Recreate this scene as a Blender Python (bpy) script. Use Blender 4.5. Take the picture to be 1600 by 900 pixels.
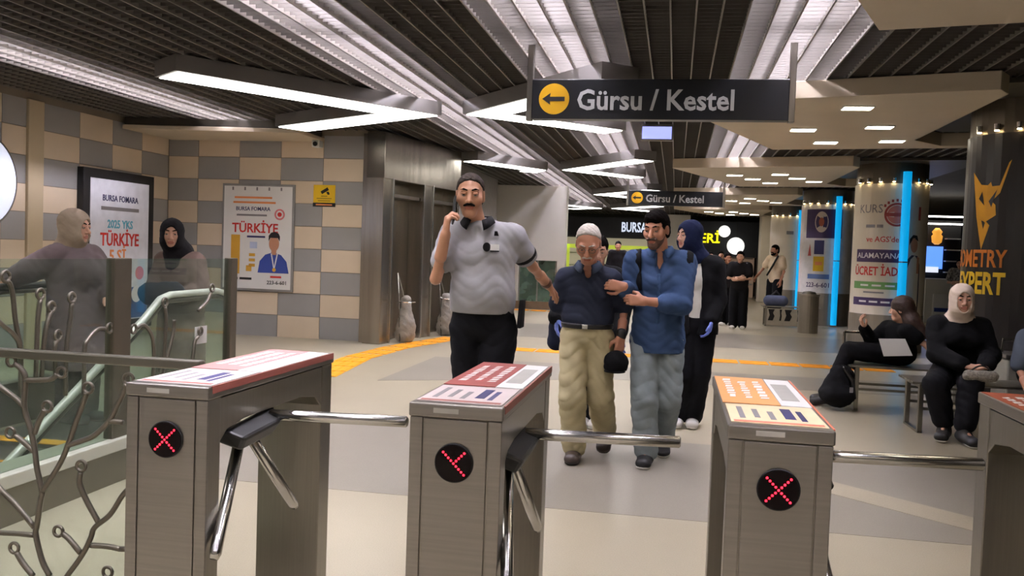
import bpy, bmesh, math, random
import numpy as np
from mathutils import Vector, Matrix
random.seed(7)
S = bpy.context.scene
for o in list(bpy.data.objects): bpy.data.objects.remove(o)
COL = S.collection

# ------------------------------------------------------------------ camera
FPX = 1357.7
cam_d = bpy.data.cameras.new('camera'); cam = bpy.data.objects.new('camera', cam_d); COL.objects.link(cam)
cam_d.sensor_fit = 'HORIZONTAL'; cam_d.sensor_width = 36.0; cam_d.lens = 36.0*FPX/1600.0
cam_d.clip_start = 0.05; cam_d.clip_end = 200
YAW, PITCH, ROLL = -0.1846, -0.0409, 0.036
_f = Vector((math.sin(YAW)*math.cos(PITCH), math.cos(YAW)*math.cos(PITCH), math.sin(PITCH)))
_r = Vector((math.cos(YAW), -math.sin(YAW), 0)); _u = _r.cross(_f)
_r2 = _r*math.cos(ROLL)+_u*math.sin(ROLL); _u2 = -_r*math.sin(ROLL)+_u*math.cos(ROLL)
M = Matrix((( _r2.x,_u2.x,-_f.x,0),(_r2.y,_u2.y,-_f.y,0),(_r2.z,_u2.z,-_f.z,1.43),(0,0,0,1)))
cam.matrix_world = M
S.camera = cam
# ------------------------------------------------------------------ world + exposure
W = bpy.data.worlds.new('world'); S.world = W; W.use_nodes = True
W.node_tree.nodes['Background'].inputs[0].default_value = (0.85, 0.9, 1.0, 1)
W.node_tree.nodes['Background'].inputs[1].default_value = 0.05
S.view_settings.view_transform = 'Standard'; S.view_settings.look = 'None'
S.view_settings.exposure = -0.12; S.view_settings.gamma = 1.0; S.view_settings.use_curve_mapping = False
TUBE_E, PANEL_E, DOWN_E = 220.0, 7.0, 24.0
ZC, ZS = 3.18, 3.0          # grid ceiling, underside of soffits

# ------------------------------------------------------------------ materials
def lin(c):
    return tuple((v/255/12.92 if v/255 <= .04045 else ((v/255+.055)/1.055)**2.4) for v in c)
MATS = {}
def mat(name, rgb, rough=.6, metal=0., var=.08, scale=8., bump=0., bscale=60., emit=0., stretch=None, alpha=None, ior=1.45, trans=0., spec=None, spot=None):
    if name in MATS: return MATS[name]
    m = bpy.data.materials.new(name); m.use_nodes = True; MATS[name] = m
    nt = m.node_tree; N = nt.nodes; L = nt.links; b = N['Principled BSDF']
    c = lin(rgb)
    b.inputs['Roughness'].default_value = rough; b.inputs['Metallic'].default_value = metal
    b.inputs['IOR'].default_value = ior; b.inputs['Transmission Weight'].default_value = trans
    if spec is not None: b.inputs['Specular IOR Level'].default_value = spec
    tc = N.new('ShaderNodeTexCoord'); mp = N.new('ShaderNodeMapping'); L.new(tc.outputs['Object'], mp.inputs[0])
    if stretch: mp.inputs['Scale'].default_value = stretch
    ns = N.new('ShaderNodeTexNoise'); ns.inputs['Scale'].default_value = scale; ns.inputs['Detail'].default_value = 5
    L.new(mp.outputs[0], ns.inputs['Vector'])
    rp = N.new('ShaderNodeValToRGB'); L.new(ns.outputs['Fac'], rp.inputs[0])
    rp.color_ramp.elements[0].position = .3; rp.color_ramp.elements[1].position = .7
    rp.color_ramp.elements[0].color = tuple(max(0,v*(1-var)) for v in c)+(1,)
    rp.color_ramp.elements[1].color = tuple(min(1,v*(1+var)) for v in c)+(1,)
    out = rp.outputs[0]
    if spot:      # fine speckle (terrazzo)
        vs = N.new('ShaderNodeTexNoise'); vs.inputs['Scale'].default_value = spot[0]; vs.inputs['Detail'].default_value = 2
        L.new(tc.outputs['Object'], vs.inputs['Vector'])
        mx = N.new('ShaderNodeMix'); mx.data_type = 'RGBA'; mx.blend_type = 'MULTIPLY'; mx.inputs[0].default_value = spot[1]
        L.new(out, mx.inputs[6]); L.new(vs.outputs['Fac'], mx.inputs[7]); out = mx.outputs[2]
    L.new(out, b.inputs['Base Color'])
    if bump:
        n2 = N.new('ShaderNodeTexNoise'); n2.inputs['Scale'].default_value = bscale; n2.inputs['Detail'].default_value = 4
        L.new(mp.outputs[0], n2.inputs['Vector'])
        bp = N.new('ShaderNodeBump'); bp.inputs['Strength'].default_value = bump; bp.inputs['Distance'].default_value = .01
        L.new(n2.outputs['Fac'], bp.inputs['Height']); L.new(bp.outputs[0], b.inputs['Normal'])
    if emit:
        b.inputs['Emission Color'].default_value = c+(1,); b.inputs['Emission Strength'].default_value = emit
    return m
def emis(name, rgb, e): 
    m = mat(name, rgb, .5, emit=e, var=.0); return m
def glassmat(name, tint, rough=.0, mixf=.1, refl=.06):
    if name in MATS: return MATS[name]
    m = bpy.data.materials.new(name); m.use_nodes = True; MATS[name] = m
    nt = m.node_tree; N = nt.nodes; L = nt.links; N.remove(N['Principled BSDF'])
    o = N['Material Output']; tr = N.new('ShaderNodeBsdfTransparent'); gl = N.new('ShaderNodeBsdfGlossy'); df = N.new('ShaderNodeBsdfDiffuse')
    tr.inputs[0].default_value = lin(tint)+(1,); gl.inputs['Roughness'].default_value = rough
    df.inputs[0].default_value = lin(tint)+(1,)
    nz = N.new('ShaderNodeTexNoise'); nz.inputs['Scale'].default_value = 3
    lw = N.new('ShaderNodeLayerWeight'); pw = N.new('ShaderNodeMath'); pw.operation = 'POWER'; pw.inputs[1].default_value = 4
    L.new(lw.outputs['Facing'], pw.inputs[0]); fr = N.new('ShaderNodeMath'); fr.operation = 'MULTIPLY_ADD'; fr.inputs[1].default_value = .5; fr.inputs[2].default_value = .03
    L.new(pw.outputs[0], fr.inputs[0])
    m1 = N.new('ShaderNodeMixShader'); m2 = N.new('ShaderNodeMixShader')
    ma = N.new('ShaderNodeMath'); ma.operation = 'MULTIPLY'; ma.inputs[1].default_value = mixf*2
    L.new(nz.outputs['Fac'], ma.inputs[0]); L.new(ma.outputs[0], m1.inputs[0])
    L.new(tr.outputs[0], m1.inputs[1]); L.new(df.outputs[0], m1.inputs[2])
    L.new(fr.outputs[0], m2.inputs[0]); L.new(m1.outputs[0], m2.inputs[1]); L.new(gl.outputs[0], m2.inputs[2])
    L.new(m2.outputs[0], o.inputs[0])
    return m

# ------------------------------------------------------------------ mesh helpers
def V3(*a): return np.array(a, float)
class MB:
    def __init__(s): s.v = []; s.f = []; s.mi = []
    def add(s, vs, fs, mi=0):
        n = len(s.v); s.v += [tuple(map(float, p)) for p in vs]; s.f += [tuple(i+n for i in f) for f in fs]; s.mi += [mi]*len(fs); return s
    def box(s, x0, x1, y0, y1, z0, z1, mi=0):
        return s.add([(x0,y0,z0),(x1,y0,z0),(x1,y1,z0),(x0,y1,z0),(x0,y0,z1),(x1,y0,z1),(x1,y1,z1),(x0,y1,z1)],
            [(0,3,2,1),(4,5,6,7),(0,1,5,4),(1,2,6,5),(2,3,7,6),(3,0,4,7)], mi)
    def prism(s, poly, z0, z1, mi=0):      # plan polygon (ccw)
        n = len(poly)
        if sum(poly[i][0]*poly[(i+1)%n][1]-poly[(i+1)%n][0]*poly[i][1] for i in range(n)) < 0: poly = poly[::-1]
        vs = [(x,y,z0) for x,y in poly]+[(x,y,z1) for x,y in poly]
        return s.add(vs, [tuple(range(n-1,-1,-1)), tuple(range(n,2*n))]+[(i,(i+1)%n,n+(i+1)%n,n+i) for i in range(n)], mi)
    def tube(s, pts, r, n=8, mi=0, cap=True):
        pts = [Vector(p) for p in pts]; rs = r if isinstance(r,(list,tuple)) else [r]*len(pts)
        up = Vector((0,0,1)); vs = []; prev = None
        for i,p in enumerate(pts):
            d = (pts[min(i+1,len(pts)-1)]-pts[max(i-1,0)]).normalized()
            if prev is None: a = d.cross(up if abs(d.z) < .9 else Vector((1,0,0))).normalized()
            else: a = (prev-d*prev.dot(d)).normalized()
            prev = a; b = d.cross(a)
            for k in range(n):
                t = 2*math.pi*k/n; vs.append(p+(a*math.cos(t)+b*math.sin(t))*rs[i])
        fs = [(i*n+k, i*n+(k+1)%n, (i+1)*n+(k+1)%n, (i+1)*n+k) for i in range(len(pts)-1) for k in range(n)]
        if cap: fs += [tuple(range(n-1,-1,-1)), tuple(range((len(pts)-1)*n, len(pts)*n))]
        return s.add(vs, fs, mi)
    def lathe(s, prof, c=(0,0,0), n=24, mi=0):     # prof [(r,z)]
        vs = [(c[0]+r*math.cos(2*math.pi*k/n), c[1]+r*math.sin(2*math.pi*k/n), c[2]+z) for r,z in prof for k in range(n)]
        fs = [(i*n+k, i*n+(k+1)%n, (i+1)*n+(k+1)%n, (i+1)*n+k) for i in range(len(prof)-1) for k in range(n)]
        fs += [tuple(range(n-1,-1,-1)), tuple(range((len(prof)-1)*n, len(prof)*n))]
        return s.add(vs, fs, mi)
    def disc(s, c, r, nrm='y', n=24, th=.004, mi=0):   # short cylinder whose axis is x or y or z
        ring = [(r*math.cos(2*math.pi*k/n), r*math.sin(2*math.pi*k/n)) for k in range(n)]
        f = {'y': lambda a,b,t:(c[0]+a,c[1]+t,c[2]+b), 'x': lambda a,b,t:(c[0]+t,c[1]+a,c[2]+b), 'z': lambda a,b,t:(c[0]+a,c[1]+b,c[2]+t)}[nrm]
        vs = [f(a,b,-th/2) for a,b in ring]+[f(a,b,th/2) for a,b in ring]
        return s.add(vs, [tuple(range(n)), tuple(range(2*n-1,n-1,-1))]+[(k,n+k,n+(k+1)%n,(k+1)%n) for k in range(n)], mi)
    def ell(s, c, r, n=16, m=10, mi=0):
        vs = []; fs = []
        for i in range(m+1):
            ph = -math.pi/2+math.pi*i/m
            for k in range(n):
                t = 2*math.pi*k/n; vs.append((c[0]+r[0]*math.cos(ph)*math.cos(t), c[1]+r[1]*math.cos(ph)*math.sin(t), c[2]+r[2]*math.sin(ph)))
        fs = [(i*n+k, i*n+(k+1)%n, (i+1)*n+(k+1)%n, (i+1)*n+k) for i in range(m) for k in range(n)]
        return s.add(vs, fs, mi)
    def mesh(s, name='mesh'):
        me = bpy.data.meshes.new(name); me.from_pydata(s.v, [], s.f); me.update()
        return me
    def build(s, name, m, parent=None, smooth=False, bevel=0., off=None):
        me = s.mesh(name)
        bm = bmesh.new(); bm.from_mesh(me)
        for f,i in zip(bm.faces, s.mi): f.material_index = i
        bmesh.ops.remove_doubles(bm, verts=bm.verts, dist=1e-6)
        bmesh.ops.recalc_face_normals(bm, faces=bm.faces)
        if bevel: bmesh.ops.bevel(bm, geom=[e for e in bm.edges if e.is_manifold and e.calc_face_angle(0) > .5], offset=bevel, segments=2, profile=.5, affect='EDGES')
        bm.to_mesh(me); bm.free()
        return link(name, me, m, parent, smooth)
def link(name, me, m, parent=None, smooth=False):
    o = bpy.data.objects.new(name, me); COL.objects.link(o)
    for x in (m if isinstance(m,(list,tuple)) else [m]): 
        if len(me.materials) < (len(m) if isinstance(m,(list,tuple)) else 1): me.materials.append(x)
    if smooth:
        me.polygons.foreach_set('use_smooth', [True]*len(me.polygons))
    if parent is not None:
        o.parent = parent; o.matrix_parent_inverse = parent.matrix_basis.inverted()
    return o
def tag(o, label, cat, group=None):
    o['label'] = label; o['category'] = cat
    if group: o['group'] = group
    return o
def struct(o): o['kind'] = 'structure'; return o
def empty(name, loc, label, cat, group=None, rz=0):
    o = bpy.data.objects.new(name, None); COL.objects.link(o); o.location = loc; o.rotation_euler = (0,0,rz); o.empty_display_size = .1
    return tag(o, label, cat, group)
def copy_tree(o, parent=None):
    c = o.copy(); COL.objects.link(c)
    if parent is not None: c.parent = parent
    for ch in o.children: copy_tree(ch, c)
    return c
# text: flat mesh data, x right / y up, centred
_tc = {}
def text_geo(body, size, align='CENTER', bold=0.0, sx=1.0):
    key = (body,size,align,bold,sx)
    if key in _tc: return _tc[key]
    cu = bpy.data.curves.new('lettering','FONT'); cu.body = body; cu.size = size; cu.align_x = align; cu.align_y = 'CENTER'
    cu.resolution_u = 2; cu.offset = bold*size
    ob = bpy.data.objects.new('lettering_source', cu); COL.objects.link(ob)
    dg = bpy.context.evaluated_depsgraph_get(); me = bpy.data.meshes.new_from_object(ob.evaluated_get(dg))
    vs = [(v.co.x*sx, v.co.y) for v in me.vertices]; fs = [tuple(p.vertices) for p in me.polygons]
    bpy.data.objects.remove(ob); bpy.data.curves.remove(cu); bpy.data.meshes.remove(me)
    _tc[key] = (vs, fs); return _tc[key]
def solid_letters(geo, fn, depth=.004):
    """geo (2d verts, faces) mapped by fn(u,v,w) to 3d with thickness"""
    vs, fs = geo; n = len(vs); mb = MB()
    mb.add([fn(u,v,depth) for u,v in vs]+[fn(u,v,0) for u,v in vs], list(fs)); 
    cnt = {}
    for f in fs:
        for i in range(len(f)):
            a,b = f[i], f[(i+1)%len(f)]; cnt[(a,b)] = 1
    side = [(a,b) for (a,b) in cnt if (b,a) not in cnt]
    mb.f += [(b,a,a+n,b+n) for a,b in side]; mb.mi += [0]*len(side)
    return mb
def plane_fn(o, ux, uy):      # map onto plane: origin, unit right, unit up; w along ux x uy
    o = V3(*o); ux = V3(*ux); uy = V3(*uy); n = np.cross(ux,uy)
    return lambda u,v,w: tuple(o+ux*u+uy*v+n*w)
def cyl_fn(cx, cy, r, ang, z0):   # wrap on a vertical cylinder; u grows to the viewer's right (viewer at -y)
    def fn(u,v,w):
        t = ang+u/r; return (cx+(r+w)*math.cos(t), cy+(r+w)*math.sin(t), z0+v)
    return fn
def letters(parent, body, size, fn, m, name='lettering', bold=0., sx=1., align='CENTER', depth=.004):
    return solid_letters(text_geo(body,size,align,bold,sx), fn, depth).build(name, m, parent)
def rect_geo(w, h, nx=1, cx=0, cy=0):
    vs = []; fs = []
    for i in range(nx+1):
        x = cx-w/2+w*i/nx; vs += [(x,cy-h/2),(x,cy+h/2)]
    fs = [(2*i,2*i+2,2*i+3,2*i+1) for i in range(nx)]
    return vs, fs
def disc_geo(r, n=28, cx=0, cy=0, ry=None):
    ry = ry or r
    return [(cx,cy)]+[(cx+r*math.cos(2*math.pi*k/n), cy+ry*math.sin(2*math.pi*k/n)) for k in range(n)], [(0,1+k,1+(k+1)%n) for k in range(n)]
def ring_geo(r0, r1, n=28, cx=0, cy=0):
    vs = [(cx+r*math.cos(2*math.pi*k/n), cy+r*math.sin(2*math.pi*k/n)) for r in (r0,r1) for k in range(n)]
    return vs, [(k,n+k,n+(k+1)%n,(k+1)%n) for k in range(n)]
def poly_geo(pts): return list(pts), [tuple(range(len(pts)))]
def shape(parent, name, geo, fn, m, depth=.003): return solid_letters(geo, fn, depth).build(name, m, parent)

# ------------------------------------------------------------------ shared materials
STEEL = mat('brushed_steel', (136,131,125), .34, .9, .06, 3, .05, 40, stretch=(1,1,40))
STEEL2 = mat('steel_side', (134,129,121), .28, .95, .05, 3, .04, 40, stretch=(40,40,1))
STEELM = mat('mirror_steel', (156,149,138), .24, .95, .16, 1.2, .3, 1.0, stretch=(7,7,.35))  # vertical reflection streaks put into the colour and bump noise
DARKST = mat('dark_steel', (92,88,80), .4, .8, .08, 6)
CHROME = mat('tube_steel', (190,188,184), .2, 1., .03, 6)
BLACKP = mat('black_plastic', (16,16,17), .45, 0, .1, 8)
BLACKM = mat('black_matt', (20,19,19), .7, 0, .1, 8)
CREAM = mat('cream_panel', (196,182,158), .6, 0, .03, 2)
WHITEP = mat('white_paint', (214,212,206), .55, 0, .03, 3)
GREYB = mat('grey_housing', (112,108,104), .5, .2, .05, 3)
PAPERW = mat('print_white', (226,224,222), .5, 0, .02, 4)
RED = mat('print_red', (196,42,34), .5, 0, .03, 4)
REDL = mat('print_brick', (168,72,62), .5, 0, .05, 4)
GOLD = mat('print_gold', (204,154,52), .5, 0, .08, 4)
NAVYP = mat('print_navy', (44,42,92), .5, 0, .04, 4)
CYANP = mat('print_cyan', (92,176,200), .5, 0, .04, 4)
GREYP = mat('print_grey', (128,124,126), .5, 0, .04, 4)
ORNP = mat('print_orange', (226,140,84), .5, 0, .04, 4)
GREENP = mat('print_green', (104,150,84), .5, 0, .04, 4)
PURP = mat('print_purple', (62,44,84), .5, 0, .04, 4)
YELP = mat('print_yellow', (226,184,28), .5, 0, .05, 4)
SKINP = mat('print_skin', (186,132,104), .5, 0, .05, 4)
BLUEP = mat('print_blue', (52,72,150), .5, 0, .05, 4)
BLACKPR = mat('print_black', (24,22,24), .5, 0, .05, 4)
WHITE_L = emis('panel_light', (255,252,246), PANEL_E)
TUBE_L = emis('tube_light', (240,236,255), TUBE_E)
DOWN_L = emis('downlight_lens', (255,244,222), DOWN_E)
BLUE_L = emis('blue_tube_light', (6,160,226), .95)

# ------------------------------------------------------------------ floor
FL = mat('terrazzo_beige', (178,168,144), .30, 0, .05, 1.2, .02, 300, spot=(160,.35), spec=.4)
FG = mat('terrazzo_grey', (150,143,129), .30, 0, .05, 1.2, .02, 300, spot=(160,.35), spec=.4)
HX0, HX1, HY0, HY1 = -4.98, -3.42, .6, 5.45      # escalator well
m = MB()
for a in ((-9,HX0,-4,40),(HX1,16,-4,40),(HX0,HX1,-4,HY0),(HX0,HX1,HY1,40)): m.box(a[0],a[1],a[2],a[3],-.3,0)
floor = struct(m.build('floor', FL))
for poly in ([(-3.1,4.78),(12,4.9),(12,6.6),(-3.1,6.9)], [(-3.1,8.9),(-.6,10.1),(12,10.6),(12,11.6),(-3.1,11.2)], [(-9,14.6),(12,14.6),(12,17.4),(-9,17.4)]):
    MB().prism(poly, -.002, .0015).build('floor_band', FG, floor)
MB().prism([(.62,6.36),(.62,5.98),(3.6,3.4),(3.6,3.7)], -.002, .003).build('floor_band', FL, floor)

# orange guiding strips of studded tiles
TAC = mat('orange_tactile', (236,160,24), .6, 0, .08, 10)
tile = MB().box(-.19,.19,-.19,.19,0,.004)
for i in range(4): tile.box(-.19,.19,-.15+i*.1-.018,-.15+i*.1+.018,.004,.008)
tme = tile.mesh('tactile_tile'); tme.materials.append(TAC)
def strip(pts, label):
    e = empty('tactile_strip', (pts[0][0],pts[0][1],0), label, 'floor strip')
    for (x0,y0),(x1,y1) in zip(pts,pts[1:]):
        L = math.hypot(x1-x0,y1-y0); n = max(1,int(L/.4)); a = math.atan2(y1-y0,x1-x0)
        for k in range(n):
            o = bpy.data.objects.new('tactile_tile', tme); COL.objects.link(o); o.parent = e
            t = (k+.5)/n; o.location = (x0+(x1-x0)*t-pts[0][0], y0+(y1-y0)*t-pts[0][1], .0016); o.rotation_euler = (0,0,a)
strip([(-3.78,8.9),(-3.98,10.6),(-3.9,12.0),(-3.5,13.8)], 'orange tactile strip running past the steel lift front')
strip([(-3.2,12.6),(3.0,12.6)], 'thin orange tactile strip crossing the hall floor behind the benches')
strip([(-4.4,21.4),(-2.2,21.4)], 'orange tactile strip in front of the far white wall')

# ------------------------------------------------------------------ walls with tiles
TB = mat('tile_beige', (212,194,170), .45, 0, .05, 1.5); TG = mat('tile_grey', (150,148,146), .45, 0, .05, 1.5)
GROUT = mat('grout', (128,118,104), .8, 0, .05, 8)
YB, XL = 12.5, -7.9
wb = struct(MB().box(XL-.3,-4.45,YB,YB+.3,0,3.3).build('wall_back', GROUT))
wl = struct(MB().box(XL-.3,XL,-4,YB+.3,0,3.3).build('wall_left', GROUT))
def tmesh(w,h,t,m_):
    me = MB().box(0,w,-t,0,0,h).mesh('tile'); me.materials.append(m_); return me
TW, TH = .69, .345
tb, tg = tmesh(TW-.008,TH-.008,.012,TB), tmesh(TW-.008,TH-.008,.012,TG)
def tiles(parent, ox, oy, rz, ncol, nrow, w0, ph):
    for c in range(ncol):
        for r in range(nrow):
            z = 3.1-(r+1)*TH
            if z < -.02: continue
            o = bpy.data.objects.new('tile', tb if (c+r+ph)%2 == 0 else tg); COL.objects.link(o); o.parent = parent
            s = c*TW+w0
            o.location = (ox+math.cos(rz)*s, oy+math.sin(rz)*s, z); o.rotation_euler = (0,0,rz)
tiles(wb, -7.375, YB, 0, 4, 9, 0, 0)
hb, hg = tmesh(.5,TH-.008,.012,TB), tmesh(.5,TH-.008,.012,TG)
for r in range(9):
    o = bpy.data.objects.new('tile', hb if r%2 else hg); COL.objects.link(o); o.parent = wb; o.location = (-7.885,YB,3.1-(r+1)*TH)
tiles(wl, XL, 7.0, math.pi/2, 4, 9, -.03, 0)
tiles(wl, XL, 9.72, math.pi/2, 4, 9, 0, 1)
MB().box(XL,XL+.05,9.43,9.70,0,3.1).build('pilaster', mat('pilaster_beige',(186,170,142),.5,0,.04,2), wl, bevel=.01)
struct(MB().box(XL-.3,16,-4.3,-4,-.3,3.5).build('wall_rear', WHITEP))
# cream ledge above the back wall with a dark cover
lg = MB().prism([(-7.85,11.25),(-5.3,11.55),(-5.3,12.49),(-7.85,12.49)], 3.0, 3.06).build('trim_1', CREAM, bevel=.008); struct(lg)
MB().prism([(-7.85,11.3),(-5.35,11.6),(-5.35,12.49),(-7.85,12.49)], 3.06, 3.17).build('trim_2', DARKST, lg)

# ------------------------------------------------------------------ grid ceiling
SLAT = mat('ceiling_slat', (122,116,108), .5, .4, .05, 3); FIN = mat('ceiling_fin', (92,87,82), .55, .3, .05, 3)
ceil = struct(MB().box(-8.2,16,-4,40,3.95,4.05).build('ceiling', mat('void_black',(22,21,20),.9)))
sm = MB().box(-.006,.006,-4,38,ZC-.01,ZC+.08).mesh('ceiling_slat'); sm.materials.append(SLAT)
x = XL+.05
while x < 4.7:
    o = bpy.data.objects.new('ceiling_slat', sm); COL.objects.link(o); o.parent = ceil; o.location = (x,0,0); x += .18
m = MB(); y = -3.9
while y < 38: m.box(XL,4.7,y-.0025,y+.0025,ZC+.005,ZC+.08); y += .1
f = m.build('ceiling_fins', FIN, ceil); f['kind'] = 'stuff'
MB().box(4.7,16,-4,40,3.35,3.4).build('shop_ceiling', mat('shop_ceiling_grey',(96,92,86),.7), ceil)
MB().box(4.66,4.74,-4,40,ZC-.05,3.95).build('ceiling_edge', DARKST, ceil)
# rows of tubes above the grid
for bx,blab in ((-6.25,'fluorescent batten glowing above the ceiling grid along the left tiled wall'),(-2.85,'fluorescent batten glowing above the grid between the paired V shaped lights'),(-1.03,'fluorescent batten glowing above the grid over the arrow end of the direction signs'),(.9,'fluorescent batten glowing above the grid along the cream soffits')):
    for k in range(4 if bx < -5 else 7):
        y0 = -3.2+k*5
        e = empty('batten_light', (bx,y0+2.4,3.3), blab, 'ceiling light', 'battens above the grid ceiling')
        MB().tube([(bx,y0,3.42),(bx,y0+4.8,3.42)], .03, 8).build('tube', TUBE_L, e)
        pr = [(-.43,3.275),(-.43,3.30),(-.16,3.56),(.16,3.56),(.43,3.30),(.43,3.275),(.44,3.275),(.44,3.31),(.165,3.575),(-.165,3.575),(-.44,3.31),(-.44,3.275)]
        n = len(pr); MB().add([(bx+a,y0-.1,c) for a,c in pr]+[(bx+a,y0+4.9,c) for a,c in pr], [(k,(k+1)%n,n+(k+1)%n,n+k) for k in range(n)]).build('reflector', WHITEP, e)

# ------------------------------------------------------------------ soffits with downlights on the right
def soffit(dy, lights, label):
    A = [(-.12,9.1+dy),(2.72,8.28+dy),(2.86,8.5+dy),(2.86,11.6+dy),(3.3,12.1+dy),(4.65,11.9+dy),(4.65,12.1+dy),(1.27,12.72+dy)]
    e = empty('soffit', (2,10.5+dy,ZS), label, 'soffit', 'cream soffits')
    MB().prism(A, ZS, ZC-.012).build('panel', CREAM, e, bevel=.006)
    MB().prism([(2.86,8.6+dy),(4.65,8.2+dy),(4.65,11.6+dy),(3.2,11.7+dy),(2.86,11.3+dy)], ZC-.06, ZC-.015).build('notch_panel', DARKST, e)
    for (x,y) in lights:
        l = MB().box(x-.15,x+.15,y+dy-.1,y+dy+.1,ZS-.012,ZS+.004).build('downlight', WHITEP, e, bevel=.004)
        MB().box(x-.135,x+.135,y+dy-.085,y+dy+.085,ZS-.016,ZS-.011).build('lens', DOWN_L, l)
dl = [(1.72,9.22),(1.41,10.74),(2.2,10.48),(1.84,11.84),(2.6,11.64)]
dl2 = [(1.0,10.1),(1.38,10.8),(1.78,11.58),(1.77,9.8),(2.15,10.5),(2.54,11.1)]
soffit(-6.5, dl, 'cream angled soffit panel overhead nearest the turnstiles')
soffit(0, dl, 'cream angled soffit panel hanging beside the big direction sign')
soffit(6.4, dl2, 'cream angled soffit panel beside the round column with the red stamp')
soffit(12.8, dl2, 'cream angled soffit panel above the small far direction sign')
soffit(19.2, dl2, 'cream angled soffit panel farthest down the hall')
soffit(-13.0, dl, 'cream angled soffit panel over the entrance behind the turnstiles')  # lies out of view, added for the light it gives

# ------------------------------------------------------------------ V shaped luminaires
def vlight(a, n, f, w, label):
    a, n, f = V3(*a), V3(*n), V3(*f)
    u1 = (n-a)/np.linalg.norm(n-a); u2 = (f-a)/np.linalg.norm(f-a)
    th = math.acos(float(u1@u2)); inner = a+(u1+u2)*w/math.sin(th)
    p1 = V3(-u1[1],u1[0]); p1 = p1 if p1@(inner-a) > 0 else -p1
    p2 = V3(-u2[1],u2[0]); p2 = p2 if p2@(inner-a) > 0 else -p2
    poly = [a, n, n+p1*w, inner, f+p2*w, f]
    e = empty('v_shaped_light', (a[0],a[1],ZS), label, 'ceiling light', 'V shaped ceiling lights')
    MB().prism([tuple(p) for p in poly], ZS+.012, ZC-.012).build('housing', GREYB, e)
    c = sum(poly)/6
    i = .035; s = [a+(u1+u2)*i/math.sin(th), n-u1*i+p1*i, n-u1*i+p1*(w-i), inner-(u1+u2)*i/math.sin(th), f-u2*i+p2*(w-i), f-u2*i+p2*i]
    MB().prism([tuple(p) for p in s], ZS, ZS+.011).build('diffuser', WHITE_L, e)
LAB = ['V shaped light with long arms whose point faces the big direction sign', 'V shaped light with short arms tucked behind the big direction sign']
for k,dy in enumerate((0,6.4,12.8,19.2,-7.2)):  # last pair hangs out of view, added as light sources
    l1, l2 = ('V shaped light above the escalator, its point towards the direction sign','V shaped light just behind the big direction sign') if k == 0 else \
        (('V shaped light with its point to the right over the entrance','V shaped light with its point to the left over the entrance') if k == 4 else
        (('V shaped light pointing right, past the lift front','V shaped light pointing left, past the lift front'),('V shaped light pointing right, before the far white wall','V shaped light pointing left, before the far white wall'),('V shaped light pointing right, close to the far shops','V shaped light pointing left, close to the far shops'))[k-1])
    if k in (0,4): vlight((-2.78,9.97+dy),(-4.65,7.44+dy),(-5.1,11.42+dy),.52,l1)
    else: vlight((-2.45,9.97+dy),(-3.45,8.4+dy),(-3.5,11.0+dy) if k > 2 else (-2.72,10.5+dy) if k == 1 else (-2.6,10.1+dy),.42,l1) if k != 2 else None
    vlight((-2.5+(.3 if k in (1,2,3) else 0),9.87+dy),(-.72,7.85+dy),(-.97,11.34+dy),.42,l2)

# ------------------------------------------------------------------ direction signs
SIGNM = mat('sign_navy', (12,14,20), .35, 0, .08, 4); SIGNY = mat('sign_yellow', (232,176,20), .5, 0, .03, 4); SIGNW = mat('sign_white', (196,196,194), .5, 0, .02, 4)
def dsign(x0, x1, y, z0, z1, ztop, label, double=True):
    e = empty('direction_sign', ((x0+x1)/2,y,z0), label, 'sign')
    MB().box(x0+.05,x1-.05,y-.06,y+.06,z0,z1).build('board', SIGNM, e, bevel=.006)
    for xx in (x0+.025,x1-.025): MB().box(xx-.025,xx+.025,y-.035,y+.035,z0-.01,ztop).build('post', STEEL2, e, bevel=.004)
    h = z1-z0; cz = (z0+z1)/2; fn = plane_fn((x0,y-.0605,cz),(1,0,0),(0,0,1))
    d = shape(e, 'arrow_disc', disc_geo(h*.39,36,.24*h/.33,0), fn, SIGNY, .003)
    s = h/.33; ax = .24*s
    shape(d, 'arrow', poly_geo([(ax-.10*s,0),(ax-.03*s,.05*s),(ax-.035*s,.018*s),(ax+.09*s,.018*s),(ax+.09*s,-.018*s),(ax-.035*s,-.018*s),(ax-.03*s,-.05*s)]), plane_fn((x0,y-.0635,cz),(1,0,0),(0,0,1)), BLACKPR, .002)
    letters(e, 'Gürsu / Kestel', .235*s, plane_fn((x0+.43*s,y-.0605,cz-.015),(1,0,0),(0,0,1)), SIGNW, align='LEFT', bold=.02, sx=.93)
dsign(-1.30,.89,7.35,2.565,2.895,ZC+.02, 'large black hanging direction sign reading Gürsu / Kestel with yellow arrow disc')
dsign(-1.15,1.02,19.9,2.6,2.93,ZC+.02, 'small far black direction sign above the walkers, same wording')
# small hanging screen
e = empty('hanging_screen', (-.3,11.6,2.97), 'small bluish lit screen hanging behind the large direction sign', 'screen')
MB().box(-.52,-.1,11.58,11.66,2.96,3.18).build('case', GREYB, e, bevel=.006)
MB().box(-.5,-.12,11.575,11.582,2.98,3.14).build('display', emis('screen_blue',(150,158,226),1.6), e)

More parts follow.
